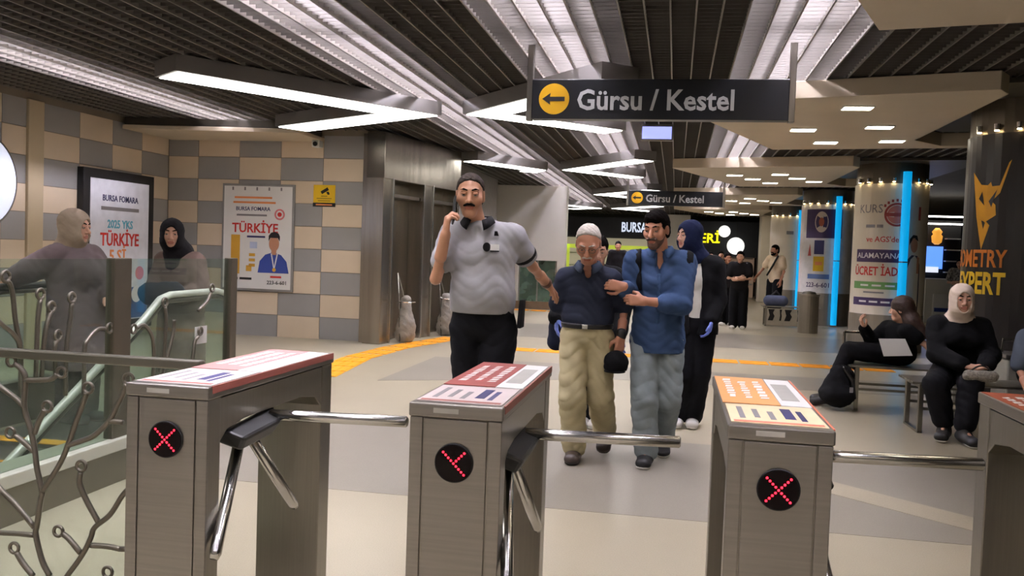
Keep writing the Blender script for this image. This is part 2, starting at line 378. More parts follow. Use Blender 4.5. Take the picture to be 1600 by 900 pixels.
# ------------------------------------------------------------------ turnstiles
X1S = [-1.653,-.741,.158,1.0975]; Y0, CL, CW, CTOP = 2.41, .984, .28, .987
LEDM = emis('led_red', (255,30,50), 6.0); LEDG = mat('led_glass', (9,4,5), .3, 0, .1, 8, spec=.12)
def turnstile(i, x, label, style, missing=False):
    e = empty('turnstile', (x+CW/2,Y0+CL/2,0), label, 'turnstile', 'row of turnstiles'); x1 = x+CW; y1 = Y0+CL
    # near leg: body, two side posts and the front panel
    b = MB().box(x+.006,x1-.006,Y0+.006,Y0+.085,0,CTOP-.04).build('near_leg', STEEL2, e, bevel=.004)
    MB().box(x+.004,x+.042,Y0,Y0+.012,0,CTOP-.042).build('post', STEEL, b, bevel=.002)
    MB().box(x1-.042,x1-.004,Y0,Y0+.012,0,CTOP-.042).build('post', STEEL, b, bevel=.002)
    MB().box(x+.046,x1-.046,Y0,Y0+.012,.02,CTOP-.044).build('front_panel', STEEL, b, bevel=.002)
    MB().box(x+.006,x1-.006,y1-.11,y1-.006,0,CTOP-.04).build('far_leg', STEEL2, e, bevel=.004)
    # housing with rounded lower haunches (side profile extruded across)
    prof = [(Y0+.08,CTOP-.045),(Y0+.08,.80),(Y0+.13,.835),(Y0+.24,.85),(y1-.30,.85),(y1-.17,.83),(y1-.10,.78),(y1-.10,CTOP-.045)]
    n = len(prof); vs = [(x+.008,a,c) for a,c in prof]+[(x1-.008,a,c) for a,c in prof]
    MB().add(vs, [tuple(range(n)), tuple(range(2*n-1,n-1,-1))]+[(k,n+k,n+(k+1)%n,(k+1)%n) for k in range(n)]).build('housing', STEEL2, e, bevel=.003)
    lid = MB().box(x,x1,Y0-.004,y1,CTOP-.04,CTOP).build('lid', STEEL, e, bevel=.005)
    MB().box(x+.075,x+.15,Y0-.0065,Y0-.0035,CTOP-.026,CTOP-.012).build('maker_plate', mat('plate_pale',(176,172,164),.4,.3), lid)
    # display
    cx, cz = x+CW/2, .819
    d = MB().disc((cx,Y0-.003,cz),.053,'y',36,.010).build('display', LEDG, e)
    MB().tube([(cx+.055*math.cos(t*math.pi/18),Y0-.004,cz+.055*math.sin(t*math.pi/18)) for t in range(37)],.0025,6).build('rim', BLACKP, d)
    led = MB(); 
    for k in range(-4,5):
        s = k*.0078
        for sg in (1,-1):
            if missing and sg == 1 and k < 0: continue
            if k == 0 and sg == -1: continue
            led.ell((cx+s, Y0-.0095, cz+sg*s), (.0035,.002,.0035), 8, 5)
    led.build('led_cross', LEDM, d)
    # tripod
    for sd in ((1,) if i < 3 else (1,)):
        hx, hy, hz = x1-.012, 2.70, .80
        h = MB().add([(hx-.02,hy-.15,hz+.03),(hx+.05,hy-.13,hz+.0),(hx+.06,hy+.13,hz+.02),(hx-.02,hy+.20,hz+.055),(hx-.05,hy-.13,hz-.02),(hx+.02,hy-.1,hz-.05),(hx+.03,hy+.1,hz-.035),(hx-.05,hy+.18,hz-.005)],
            [(0,1,2,3),(7,6,5,4),(0,4,5,1),(1,5,6,2),(2,6,7,3),(3,7,4,0)]).build('hub', BLACKP, e, bevel=.012)
        R = .019
        st = V3(hx+.01,hy+.13,hz+.03); MB().tube([st, st+V3(.1,-.002,.002), st+V3(.50,-.01,.012), st+V3(.505,-.01,.012)],[R,R,R,R*.7],14).build('arm', CHROME, e, smooth=True)
        for s in (1,-1):
            st = V3(hx-.02,hy+s*.03,hz-.02); dv = V3(.14,s*.612,-.76)
            MB().tube([st, st+dv*.40, st+dv*.42],[R,R,R*.7],14).build('arm', CHROME, e, smooth=True)
    # printed sheets on the lid
    z = CTOP+.0008; base, ink, pale = style
    a = MB().prism([(x+.012,Y0+.035),(x1-.012,Y0+.028),(x1-.014,Y0+.345),(x+.012,Y0+.335)], z-.001, z+.0012).build('instruction_sheet', pale, e)
    for k in range(5):
        xx = x+.04+k*.042; MB().box(xx,xx+(.016 if k != 3 else .03),Y0+.10+.02*(k%2),Y0+.29-.03*(k%3),z+.0012,z+.0017).build('figure', GREYP if k < 3 else NAVYP, a)
    MB().box(x+.02,x1-.02,Y0+.042,Y0+.066,z+.0012,z+.0017).build('stripe', ink, a)
    b = MB().prism([(x+.006,Y0+.36),(x1-.1,Y0+.36),(x1-.1,y1-.02),(x+.006,y1-.015)], z-.001, z+.0012).build('card_sheet', base, e)
    rr = random.Random(i)
    for k in range(3):                       # blurred white wording, too soft to read in the photo
        yy = Y0+.45+.03*rr.random(); xc = x+.045+k*.05
        while yy < Y0+.86:
            l = .025+.035*rr.random(); w = .010+.006*rr.random()
            MB().prism([(xc-w,yy),(xc+w*.8,yy+.006),(xc+w,yy+l),(xc-w*.7,yy+l-.006)], z+.0012, z+.0018).build('text_mark', PAPERW, b); yy += l+.012
    c = MB().prism([(x1-.098,Y0+.36),(x1-.008,Y0+.355),(x1-.01,y1-.04),(x1-.096,y1-.03)], z-.001, z+.0014).build('notice_sheet', PAPERW, e)
    MB().box(x1-.085,x1-.03,Y0+.46,y1-.16,z+.0014,z+.0018).build('text_block', mat('print_pale_grey',(168,166,160),.5), c)
    MB().prism([(x1-.004,Y0+.02),(x1+.0015,Y0+.02),(x1+.0015,y1-.01),(x1-.004,y1-.01)], CTOP-.022, CTOP+.0012).build('edge_tape', ink, e)
    return e
BRICK = mat('sheet_brick', (142,66,60), .5, 0, .06, 12); ORS = mat('sheet_orange', (224,158,98), .5, 0, .06, 12)
PALE = mat('sheet_pale', (206,192,190), .5, 0, .05, 10); PALEO = mat('sheet_cream', (226,204,166), .5, 0, .05, 10); INKR = mat('sheet_red', (146,82,72), .5, 0, .05, 10)
turnstile(0, X1S[0], 'steel turnstile beside the branch-patterned fence, red cross lit', (mat('sheet_rose',(182,130,126),.5,0,.06,12), INKR, PALE))
turnstile(1, X1S[1], 'steel turnstile with brick red sheet on its lid, lower arm of red cross unlit', (BRICK, INKR, PALE), True)
turnstile(2, X1S[2], 'steel turnstile with orange and cream sheets on its lid', (ORS, mat('sheet_salmon',(214,120,96),.5), PALEO))
turnstile(3, X1S[3], 'steel turnstile with rust red lid beside the seated woman in black', (mat('sheet_rust',(160,74,46),.5,0,.06,12), mat('sheet_rust2',(186,92,70),.5), PALEO))

# ------------------------------------------------------------------ fence with branch pattern left of the turnstiles
BRANCH = mat('branch_iron', (104,98,88), .38, .7, .08, 8); RAILM = mat('rail_steel', (112,108,98), .35, .8, .05, 6)
GLASS = glassmat('clear_glass', (238,243,240), .02, .015)
FB = [[(-2.266, 0.149), (-2.3, 0.204), (-2.328, 0.299), (-2.324, 0.339), (-2.309, 0.438), (-2.304, 0.468), (-2.327, 0.553), (-2.339, 0.63), (-2.356, 0.697), (-2.385, 0.782), (-2.381, 0.88), (-2.393, 0.918), (-2.426, 0.943)], [(-2.536, 0.889), (-2.491, 0.853), (-2.424, 0.814), (-2.385, 0.782)], [(-2.381, 0.884), (-2.327, 0.888), (-2.272, 0.896), (-2.246, 0.915)], [(-2.34, 0.684), (-2.324, 0.728), (-2.308, 0.759), (-2.298, 0.779)], [(-2.339, 0.616), (-2.389, 0.651), (-2.422, 0.671)], [(-2.304, 0.468), (-2.235, 0.571), (-2.198, 0.651), (-2.162, 0.75), (-2.132, 0.828), (-2.124, 0.853)], [(-2.198, 0.651), (-2.14, 0.673), (-2.087, 0.698), (-2.025, 0.759), (-1.994, 0.819), (-1.974, 0.858), (-1.959, 0.897)], [(-2.025, 0.755), (-1.972, 0.754)], [(-2.531, 0.517), (-2.486, 0.462), (-2.418, 0.409), (-2.334, 0.328)], [(-2.528, 0.3), (-2.483, 0.294), (-2.406, 0.297), (-2.339, 0.298)], [(-2.201, 0.146), (-2.132, 0.241), (-2.096, 0.312), (-2.081, 0.352), (-2.018, 0.406), (-1.972, 0.477), (-1.946, 0.508)], [(-2.065, 0.373), (-2.114, 0.446), (-2.145, 0.51), (-2.143, 0.554)], [(-2.138, 0.25), (-2.187, 0.298), (-2.214, 0.315)], [(-2.095, 0.283), (-2.026, 0.285), (-1.973, 0.281)], [(-2.337, 0.141), (-2.382, 0.186), (-2.41, 0.224)]]
FR = [(-2.443, 0.953), (-2.23, 0.923), (-2.287, 0.791), (-2.444, 0.681), (-2.117, 0.872), (-1.952, 0.916), (-2.14, 0.578), (-2.233, 0.323), (-2.421, 0.241), (-2.024, 0.189)]
BB = [[(3.634, 1.018), (3.67, 0.989), (3.742, 0.938), (3.786, 0.86), (3.796, 0.626)], [(3.786, 0.878), (3.753, 1.001), (3.733, 1.13), (3.714, 1.185), (3.696, 1.203)], [(4.158, 1.072), (4.146, 0.973), (4.12, 0.825), (4.118, 0.576)], [(4.439, 0.911), (4.367, 0.91), (4.29, 0.859), (4.268, 0.81), (4.267, 0.553)], [(4.048, 0.882), (4.029, 0.835), (4.045, 0.686)], [(4.0, 1.036), (3.959, 0.929), (3.937, 0.701)], [(3.922, 1.103), (3.905, 0.99), (3.897, 0.706)], [(4.734, 0.891), (4.817, 0.902), (4.896, 0.826), (4.919, 0.708), (4.914, 0.569)], [(5.029, 1.004), (5.043, 0.908), (5.03, 0.696), (5.004, 0.557)], [(5.136, 0.914), (5.129, 0.83), (5.071, 0.691), (5.004, 0.557)], [(5.586, 1.071), (5.54, 1.015), (5.423, 0.957)], [(5.43, 0.779), (5.386, 0.733), (5.348, 0.51)]]
BR = [(3.684, 1.226), (4.157, 1.102), (4.481, 0.911), (4.055, 0.906), (4.003, 1.06), (3.922, 1.131), (4.707, 0.888), (5.602, 1.106), (5.457, 0.813), (5.028, 1.034)]
fe = empty('branch_fence', (-2.4,2.86,0), 'low glass fence with iron branch pattern and ring ends next to the turnstile', 'fence')
MB().box(-3.11,-1.66,2.845,2.885,.965,1.0).build('handrail', RAILM, fe, bevel=.006)
MB().box(-3.11,-1.7,2.895,2.903,.06,.965).build('glass_pane', GLASS, fe)
MB().box(-1.72,-1.68,2.85,2.89,0,.965).build('post', RAILM, fe, bevel=.004)
MB().box(-3.12,-3.08,2.85,2.89,0,.965).build('post', RAILM, fe, bevel=.004)
MB().box(-3.11,-1.7,2.85,2.89,.03,.06).build('bottom_rail', RAILM, fe, bevel=.004)
def smooth_path(p, n=5):
    p = [V3(*q) for q in p]; out = []
    q = [2*p[0]-p[1]]+p+[2*p[-1]-p[-2]]
    for i in range(1,len(q)-2):
        for k in range(n):
            t = k/n; a,b,c,d = q[i-1:i+3]
            out.append(.5*((2*b)+(-a+c)*t+(2*a-5*b+4*c-d)*t*t+(-a+3*b-3*c+d)*t**3))
    return out+[p[-1]]
def ring(c, r, rt, plane): 
    pts = [(c[0]+r*math.cos(t*math.pi/9), c[1]+r*math.sin(t*math.pi/9)) for t in range(19)]
    return [(p[0],2.86,p[1]) if plane == 'f' else (-3.185,p[0],p[1]) for p in pts]
FBX = [[(-2.9,.06),(-2.88,.3),(-2.8,.5),(-2.84,.75),(-2.78,.9)],[(-2.8,.5),(-2.68,.6),(-2.6,.72)],[(-2.266,.149),(-2.25,.06)],[(-2.201,.146),(-2.24,.06)],[(-2.88,.3),(-2.99,.42),(-3.02,.6)],[(-1.946,.508),(-1.86,.62),(-1.84,.8)],[(-1.973,.281),(-1.85,.3),(-1.78,.42)]]
for b in FB+FBX: MB().tube([(p[0],2.86,p[1]) for p in smooth_path(b)], .0105, 8).build('branch', BRANCH, fe, smooth=True)
for c in FR+[(-2.77,.915),(-2.59,.735),(-3.03,.625),(-1.84,.825),(-1.77,.44)]: MB().tube(ring(c,.019,.006,'f'), .0065, 6).build('branch_ring', BRANCH, fe, smooth=True)

# ------------------------------------------------------------------ balustrade along the escalator well
ba = empty('glass_balustrade', (-3.2,4.7,0), 'tall glass balustrade with steel posts and iron branches guarding the escalator well', 'balustrade')
MB().box(-3.34,-3.16,.6,6.0,.0,.19).build('skirt', mat('skirt_grey',(126,120,108),.4,.6,.05,5), ba)
MB().box(-3.36,-3.14,.6,6.02,.19,.26).build('coping', mat('coping_white',(206,200,188),.4,0,.04,4), ba, bevel=.006)
GT = glassmat('balustrade_glass', (234,242,236), .02, .02)
for (a,b) in ((.62,2.98),(3.0,4.50),(4.66,5.84)): MB().box(-3.206,-3.194,a,b,.26,1.31).build('glass_pane', GT, ba)
POST = mat('post_bronze', (98,90,78), .4, .7, .06, 6)
for a,b in ((4.50,4.66),(5.84,5.93),(2.93,3.03)): MB().box(-3.23,-3.17,a,b,.26,1.315).build('post', POST, ba, bevel=.005)
for b in BB: 
    b = [(p[0],max(p[1],.27)) for p in b]
    MB().tube([(-3.185,p[0],max(.27,p[1])) for p in smooth_path(b)], .012, 8).build('branch', BRANCH, ba, smooth=True)
for c in BR: MB().tube(ring(c,.026,.007,'b'), .0085, 6).build('branch_ring', BRANCH, ba, smooth=True)
MB().box(-3.193,-3.189,5.40,5.55,.725,.845).build('notice_sticker', PAPERW, ba)

# ------------------------------------------------------------------ escalator descending towards the turnstiles
es = empty('escalator', (-4.2,5.5,0), 'descending escalator with glass sides and pale handrail edge beside the balustrade', 'escalator')
SL = .5774
for k in range(10):
    yb = 5.2-k*.4; z = -.23*(k)-.02
    MB().box(-4.7,-3.72,yb-.4,yb,z-.3,z).build('step', STEEL, es)
    MB().box(-4.7,-3.72,yb-.4,yb-.37,z,z+.004).build('step_edge', TAC, es)
MB().box(-4.75,-3.66,5.2,6.1,-.02,.006).build('landing_plate', STEEL, es)
MB().box(-4.7,-3.7,5.2,5.32,.006,.012).build('comb', TAC, es)
for X in (-3.52,-4.9):
    yt = 5.58
    path = [(X,1.5,1.04-(yt-1.5)*SL)]+[(X,yy,1.04-max(0,(yt-yy))*SL) for yy in (3.0,4.6,5.3)]+[(X,5.5,1.015),(X,5.62,1.04),(X,6.25,1.045),(X,6.38,1.02),(X,6.45,.95),(X,6.46,.85),(X,6.42,.76)]
    MB().tube(path, .026, 10).build('handrail', mat('handrail_pale',(206,202,192),.35,.2) if X > -4 else mat('handrail_rubber',(44,42,40),.45), es, smooth=True)  # rail by the balustrade: light reflected on it put into the pale colour
    MB().tube([(X+.0,p[1],p[2]-.04) for p in path[:-3]], .02, 8).build('rail_profile', DARKST, es, smooth=True)
    poly = [(6.4,.3),(6.4,.98),(5.58,.98),(1.5,.98-(yt-1.5)*SL),(1.5,.2-(yt-1.5)*SL),(5.2,.3)]
    n = len(poly); vs = [(X-.005,a,b) for a,b in poly]+[(X+.005,a,b) for a,b in poly]
    MB().add(vs, [tuple(range(n)),tuple(range(2*n-1,n-1,-1))]+[(k,n+k,n+(k+1)%n,(k+1)%n) for k in range(n)]).build('glass_side', GT, es)
    sk = [(6.45,0.004),(6.45,.32),(5.45,.32),(1.5,.32-(yt-1.5)*SL),(1.5,-.5-(yt-1.5)*SL),(5.3,-.25),(5.46,.004)]
    n = len(sk); vs = [(X-.07,a,b) for a,b in sk]+[(X+.07,a,b) for a,b in sk]
    MB().add(vs, [tuple(range(n)),tuple(range(2*n-1,n-1,-1))]+[(k,n+k,n+(k+1)%n,(k+1)%n) for k in range(n)]).build('skirt', STEEL, es)
# well lining
wellm = mat('well_grey', (184,178,164), .6)
wx = struct(MB().box(HX0-.15,HX0,HY0,HY1,-3,-.301).build('wall_well', wellm))
for a in ((HX1,HX1+.15,HY0,HY1),(HX0,HX1,HY1,HY1+.15),(HX0,HX1,HY0-.15,HY0)): MB().box(*a,-3,-.301).build('lining', wellm, wx)
MB().box(HX0,HX1,HY0,HY1,-3.1,-3).build('lining', wellm, wx)

# ------------------------------------------------------------------ lift front of polished steel
A_, B_ = V3(-4.24,12.2), V3(-3.74,14.75); dv = (B_-A_)/np.linalg.norm(B_-A_); nv = V3(dv[1],-dv[0]); LEN = float(np.linalg.norm(B_-A_))
lf = empty('lift_front', (-4.3,13,0), 'polished steel lift front with two recessed doorways past the tiled wall', 'lift')
def lbox(s0,s1,d0,d1,z0,z1,name,m_,parent=lf,bev=0.):
    P = [A_+dv*s+nv*d for s,d in ((s0,d0),(s1,d0),(s1,d1),(s0,d1))]
    return MB().prism([tuple(p) for p in P], z0, z1).build(name, m_, parent, bevel=bev)
lbox(0.1,LEN,-.42,-.30,0,3.12,'core',STEELM)
lbox(0,.28,-.30,0,0,3.12,'pier',STEELM,bev=.006); lbox(1.25,1.6,-.30,0,0,3.12,'pier',STEELM,bev=.006); lbox(2.5,LEN,-.30,0,0,3.12,'pier',STEELM,bev=.006)
lbox(0,LEN,-.30,.012,2.45,3.13,'header',STEELM,bev=.006)
for s in (.28,1.6):
    w = .97 if s < 1 else .9
    for k in range(2):
        d = lbox(s+k*w/2+.004,s+(k+1)*w/2-.004,-.30,-.26,.01,2.45,'door_leaf',STEELM,bev=.004)
    lbox(s-.03,s,-.02,.02,0,2.47,'jamb',CHROME,bev=.004); lbox(s+w,s+w+.03,-.02,.02,0,2.47,'jamb',CHROME,bev=.004)
    lbox(s+.02,s+w-.02,-.26,-.06,2.2,2.25,'indicator_shelf',DARKST)
struct(MB().box(-5.6,-4.35,12.81,20.9,0,3.2).build('wall_lift', mat('lift_side_grey',(120,116,110),.6)))
# rubbish bag stands in front of the doors
BAG = mat('bag_film', (168,162,152), .3, 0, .2, 14, .6, 40, trans=.45)
BAGS = []
for s,lab in ((.55,'clear rubbish bag hanging on a thin steel stand by the nearer lift door'),(1.95,'clear rubbish bag hanging on a thin steel stand by the farther lift door')):
    c = A_+dv*s+nv*.13
    e = empty('bag_stand', (c[0],c[1],0), lab, 'rubbish bag')
    for a in (-.16,.16):
        p = c+dv*a; q = c+nv*-.16
        MB().tube([(p[0],p[1],0),((p[0]*.4+q[0]*.6),(p[1]*.4+q[1]*.6),.75),(q[0],q[1],1.05)],.01,6).build('leg', CHROME, e)
    MB().tube([(c[0]+.14*math.cos(t*.524),c[1]+.14*math.sin(t*.524),.62) for t in range(13)],.008,6).build('hoop', CHROME, e)
    BAGS.append((c,e))

# ------------------------------------------------------------------ wall posters and signs
po = empty('poster_board', (-6.33,12.48,.71), 'white poster with red TÜRKİYE and gold figure one on the tiled wall', 'poster')
MB().box(-6.94,-5.745,YB-.05,YB-.013,.695,2.34).build('frame', mat('poster_frame',(150,148,146),.4,.5), po, bevel=.006)
MB().box(-6.905,-5.78,YB-.056,YB-.049,.73,2.305).build('print_sheet', PAPERW, po)
pf = plane_fn((-6.34,YB-.0562,1.5),(1,0,0),(0,0,1))
for k in range(5): shape(po,'clip',rect_geo(.025,.05,1,-.42+k*.2,.765),pf,GREYP)
for k,w in enumerate((.62,.7)): shape(po,'text_line',rect_geo(w,.03,1,-.08+.02*k,.63-.075*k),pf,ORNP)
letters(po,'BURSA FOMARA',.085,plane_fn((-6.42,YB-.0562,1.955),(1,0,0),(0,0,1)),NAVYP,bold=.01,sx=.92)
shape(po,'text_line',rect_geo(.5,.028,1,-.1,.36),pf,GREYP)
shape(po,'round_seal',ring_geo(.06,.085,24,.36,.38),pf,mat('seal_rose',(214,120,124),.5)); shape(po,'round_seal',disc_geo(.035,20,.36,.38),pf,RED)
letters(po,'TÜRKİYE',.2,plane_fn((-6.38,YB-.0562,1.655),(1,0,0),(0,0,1)),RED,bold=.02,sx=.93)
letters(po,'1',.78,plane_fn((-6.70,YB-.0562,1.22),(1,0,0),(0,0,1)),GOLD,bold=.045,sx=1.0); shape(po,'gold_dot',rect_geo(.09,.09,1,-.13,-.46),pf,GOLD)
shape(po,'text_line',rect_geo(.3,.03,1,-.02,.03),pf,NAVYP); shape(po,'pale_block',rect_geo(.12,.1,1,-.06,-.1),pf,mat('print_pale_blue',(186,196,220),.5))
for k in range(3): shape(po,'gold_mark',rect_geo(.1,.045,1,-.08,-.25-.08*k),pf,GOLD)
# printed student with medal (flat print)
shape(po,'print_shirt',poly_geo([(.02,-.52),(.05,-.34),(.14,-.24),(.27,-.2),(.40,-.24),(.49,-.34),(.53,-.52)]),pf,BLUEP)
shape(po,'print_neck',rect_geo(.08,.1,1,.28,-.19),pf,SKINP,.0034); shape(po,'print_face',disc_geo(.083,24,.28,-.07,.115),pf,SKINP,.0038)
shape(po,'print_hair',poly_geo([(.19,-.03),(.19,.05),(.23,.1),(.29,.115),(.35,.09),(.375,.04),(.37,-.03),(.34,.02),(.22,.02)]),pf,BLACKPR,.0042)
shape(po,'print_ribbon',poly_geo([(.23,-.22),(.25,-.22),(.29,-.42),(.33,-.22),(.35,-.22),(.30,-.46),(.28,-.46)]),pf,PAPERW,.0046); shape(po,'print_medal',disc_geo(.03,16,.29,-.47),pf,GOLD,.005)
for k,(x,w) in enumerate(((-.4,.06),(-.32,.02),(-.18,.2))): shape(po,'text_line',rect_geo(w,.035,1,x,-.62),pf,BLACKPR)
shape(po,'text_line',rect_geo(.18,.03,1,.32,-.58),pf,RED); letters(po,'223-6-601',.08,plane_fn((-6.0,YB-.0562,.83),(1,0,0),(0,0,1)),BLACKPR,bold=.01)

pl_ = empty('lit_poster_case', (-7.85,11.15,.2), 'black framed standing poster case on the left wall, red TÜRKİYE lettering', 'poster')
MB().box(XL+.013,XL+.11,10.36,11.96,.12,2.37).build('frame', mat('case_black',(36,36,38),.4,.2), pl_, bevel=.01)
MB().box(XL+.105,XL+.116,10.50,11.82,.26,2.24).build('print_sheet', mat('case_print',(206,206,214),.4,emit=.12), pl_)
def lfn(y,z): return plane_fn((XL+.1165,y,z),(0,1,0),(0,0,1))
letters(pl_,'BURSA FOMARA',.12,lfn(11.15,1.98),NAVYP,bold=.01,sx=.92)
shape(pl_,'text_line',rect_geo(.85,.05,1,0,0),lfn(11.15,1.84),GREYP)
letters(pl_,'2025 YKS',.16,lfn(11.15,1.62),CYANP,bold=.02,sx=.9)
letters(pl_,'TÜRKİYE',.25,lfn(11.15,1.40),RED,bold=.02,sx=.85)
letters(pl_,'5.Sİ',.24,lfn(11.1,1.17),ORNP,bold=.02)
shape(pl_,'print_face',disc_geo(.09,24,0,0,.13),lfn(11.18,.93),SKINP); shape(pl_,'print_hair',poly_geo([(-.1,.02),(-.09,.12),(0,.16),(.09,.12),(.1,.02),(.06,.08),(-.06,.08)]),lfn(11.18,.93),BLACKPR,.004)
shape(pl_,'print_shirt',poly_geo([(-.3,-.45),(-.25,-.22),(-.1,-.13),(.1,-.13),(.25,-.22),(.3,-.45)]),lfn(11.18,.93),BLUEP)
for k in range(2): shape(pl_,'text_line',rect_geo(.26,.04,1,0,-.1*k),lfn(10.75,1.0),NAVYP)
shape(pl_,'blue_footer',rect_geo(1.3,.45,1,0,0),lfn(11.16,.5),mat('print_footer',(60,96,150),.5)); shape(pl_,'round_seal',disc_geo(.1,20),lfn(11.62,.93),mat('seal_rose',(214,120,124),.5)); shape(pl_,'footer_badge',disc_geo(.12,20),lfn(11.55,.62),PAPERW,.004)

cs = empty('camera_notice', (-5.28,12.48,2.02), 'yellow notice with black camera symbol on the tiled wall', 'sign')
MB().box(-5.455,-5.105,YB-.022,YB-.013,2.08,2.35).build('yellow_plate', YELP, cs, bevel=.003)
MB().box(-5.46,-5.10,YB-.024,YB-.013,2.02,2.078).build('black_strip', BLACKPR, cs, bevel=.003)
cf = plane_fn((-5.28,YB-.0222,2.2),(1,0,0),(0,0,1))
shape(cs,'camera_symbol',poly_geo([(-.06,.05),(.05,.115),(.075,.075),(-.035,.01)]),cf,BLACKPR,.002); shape(cs,'camera_symbol',poly_geo([(.03,.04),(.06,.0),(.09,.01),(.07,.05)]),cf,BLACKPR,.002)
for k,w in enumerate((.1,.24,.2)): shape(cs,'text_line',rect_geo(w,.014,1,0,-.02-.035*k),cf,mat('print_olive',(150,124,24),.5),.002)
shape(cs,'text_line',rect_geo(.26,.02,1,0,-.15),cf,ORNP,.003)

cc = empty('security_camera', (-5.35,12.3,2.93), 'small white security camera under the cream ledge', 'camera')
MB().box(-5.42,-5.30,12.28,12.44,2.90,3.0).build('body', WHITEP, cc, bevel=.012)
MB().disc((-5.36,12.275,2.945),.035,'y',18,.02).build('lens', BLACKP, cc); MB().tube([(-5.36,12.4,2.99),(-5.36,12.48,3.02)],.015,8).build('bracket', GREYB, cc)

rs = empty('round_lit_sign', (-7.85,8.6,1.6), 'glowing white round sign on the left tiled wall', 'sign')
MB().disc((XL+.06,8.62,2.04),.56,'x',48,.10).build('case', GREYB, rs); MB().disc((XL+.113,8.62,2.04),.53,'x',48,.006).build('face', emis('round_face',(222,228,250),.75), rs)

# ------------------------------------------------------------------ columns
COLW = mat('column_wrap', (222,212,194), .5, 0, .03, 3); CAPM = mat('column_cap', (104,96,84), .35, .6, .06, 4); BASEM = mat('column_base', (150,142,130), .35, .7, .08, 3)
CR = .58
def column(cx, cy, label, wrapm, zb=.62, group=None, dark=False):
    e = empty('column', (cx,cy,0), label, 'column', group)
    MB().lathe([(CR+.006,0),(CR+.006,zb)],(cx,cy,0),48).build('base', BASEM if not dark else wrapm, e, smooth=False)
    MB().lathe([(CR,zb),(CR,2.78)],(cx,cy,0),48).build('shaft', wrapm, e)
    MB().lathe([(CR-.02,2.78),(CR-.02,ZC-.06)],(cx,cy,0),40).build('cap', CAPM, e)
    for k in range(8):
        t = math.radians(200+k*20); x,y = cx+(CR+.015)*math.cos(t), cy+(CR+.015)*math.sin(t)
        MB().lathe([(.028,-.03),(.03,.03)],(x,y,2.84),10).build('spotlight', CHROME, e)
        MB().lathe([(.022,0),(.024,.004)],(x,y,2.8),10).build('spotlight_lens', emis('spot_warm',(255,226,170),30), e)
    return e
def blue_tube(cx, cy, ang, label, z0=.02):
    x,y = cx+(CR+.11)*math.cos(ang), cy+(CR+.11)*math.sin(ang)
    e = empty('blue_light_tube', (x,y,0), label, 'light tube', 'blue light tubes on the columns')
    MB().lathe([(.066,z0),(.066,1.5),(.066,2.96)],(x,y,0),20).build('tube', BLUE_L, e, smooth=False)
    MB().lathe([(.072,1.49),(.072,1.51)],(x,y,0),20).build('joint', CHROME, e); MB().lathe([(.075,0),(.075,z0+.02)],(x,y,0),20).build('foot', CHROME, e)
DEG = math.radians
# column with the stamp
cA = (3.55,15.7); e = column(*cA, 'round column with red stamp, purple and green banners', COLW)
AN = DEG(256)     # the side that faces the turnstiles
def cA_l(u,z): return cyl_fn(cA[0],cA[1],CR+.001,AN+u/CR,z)
nx = 16
letters(e,'KURS',.20,cA_l(-.32,2.36),GREYP,bold=.0,sx=.9,depth=.002); shape(e,'text_line',rect_geo(.16,.05,4,0,0),cA_l(-.30,2.08),GREYP,.002); shape(e,'text_line',rect_geo(.1,.05,4,0,0),cA_l(-.14,2.08),GREYP,.002)
STM = mat('stamp_red',(156,58,50),.5,0,.1,12)
shape(e,'stamp',ring_geo(.16,.195,28),cA_l(.11,2.27),STM,.002); shape(e,'stamp',disc_geo(.15),cA_l(.11,2.27),mat('stamp_rose',(190,110,98),.5),.0015); shape(e,'stamp',rect_geo(.34,.06,8),cA_l(.11,2.27),STM,.0025)
for k in range(7):
    t = math.radians(40+k*17); shape(e,'stamp_mark',rect_geo(.035,.045,1,.235*math.cos(t),.235*math.sin(t)),cA_l(.11,2.27),STM,.002)
letters(e,"ve AGS'de",.13,cA_l(-.1,1.86),RED,bold=.01,sx=.95,depth=.002)
shape(e,'purple_band',rect_geo(.80,.21,nx),cA_l(-.16,1.59),PURP,.002); letters(e,'ALAMAYANA',.125,cyl_fn(cA[0],cA[1],CR+.003,AN-.16/CR,1.59),PAPERW,bold=.012,depth=.001)
letters(e,'ÜCRET İADE',.20,cA_l(-.17,1.33),RED,bold=.02,sx=.72,depth=.002)
shape(e,'green_band',rect_geo(.80,.12,nx),cA_l(-.20,1.10),GREENP,.002)
for k in range(3): shape(e,'text_line',rect_geo(.15,.03,3,-.2+.21*k,0),cyl_fn(cA[0],cA[1],CR+.003,AN-.16/CR,1.10),PAPERW,.001)
shape(e,'text_line',rect_geo(.34,.025,6),cA_l(-.2,.985),GREYP,.002)
shape(e,'purple_band',rect_geo(.80,.13,nx),cA_l(-.20,.83),PURP,.002)
for k in range(3): shape(e,'text_line',rect_geo(.14,.03,3,-.2+.19*k,0),cyl_fn(cA[0],cA[1],CR+.003,AN-.18/CR,.83),PAPERW,.001)
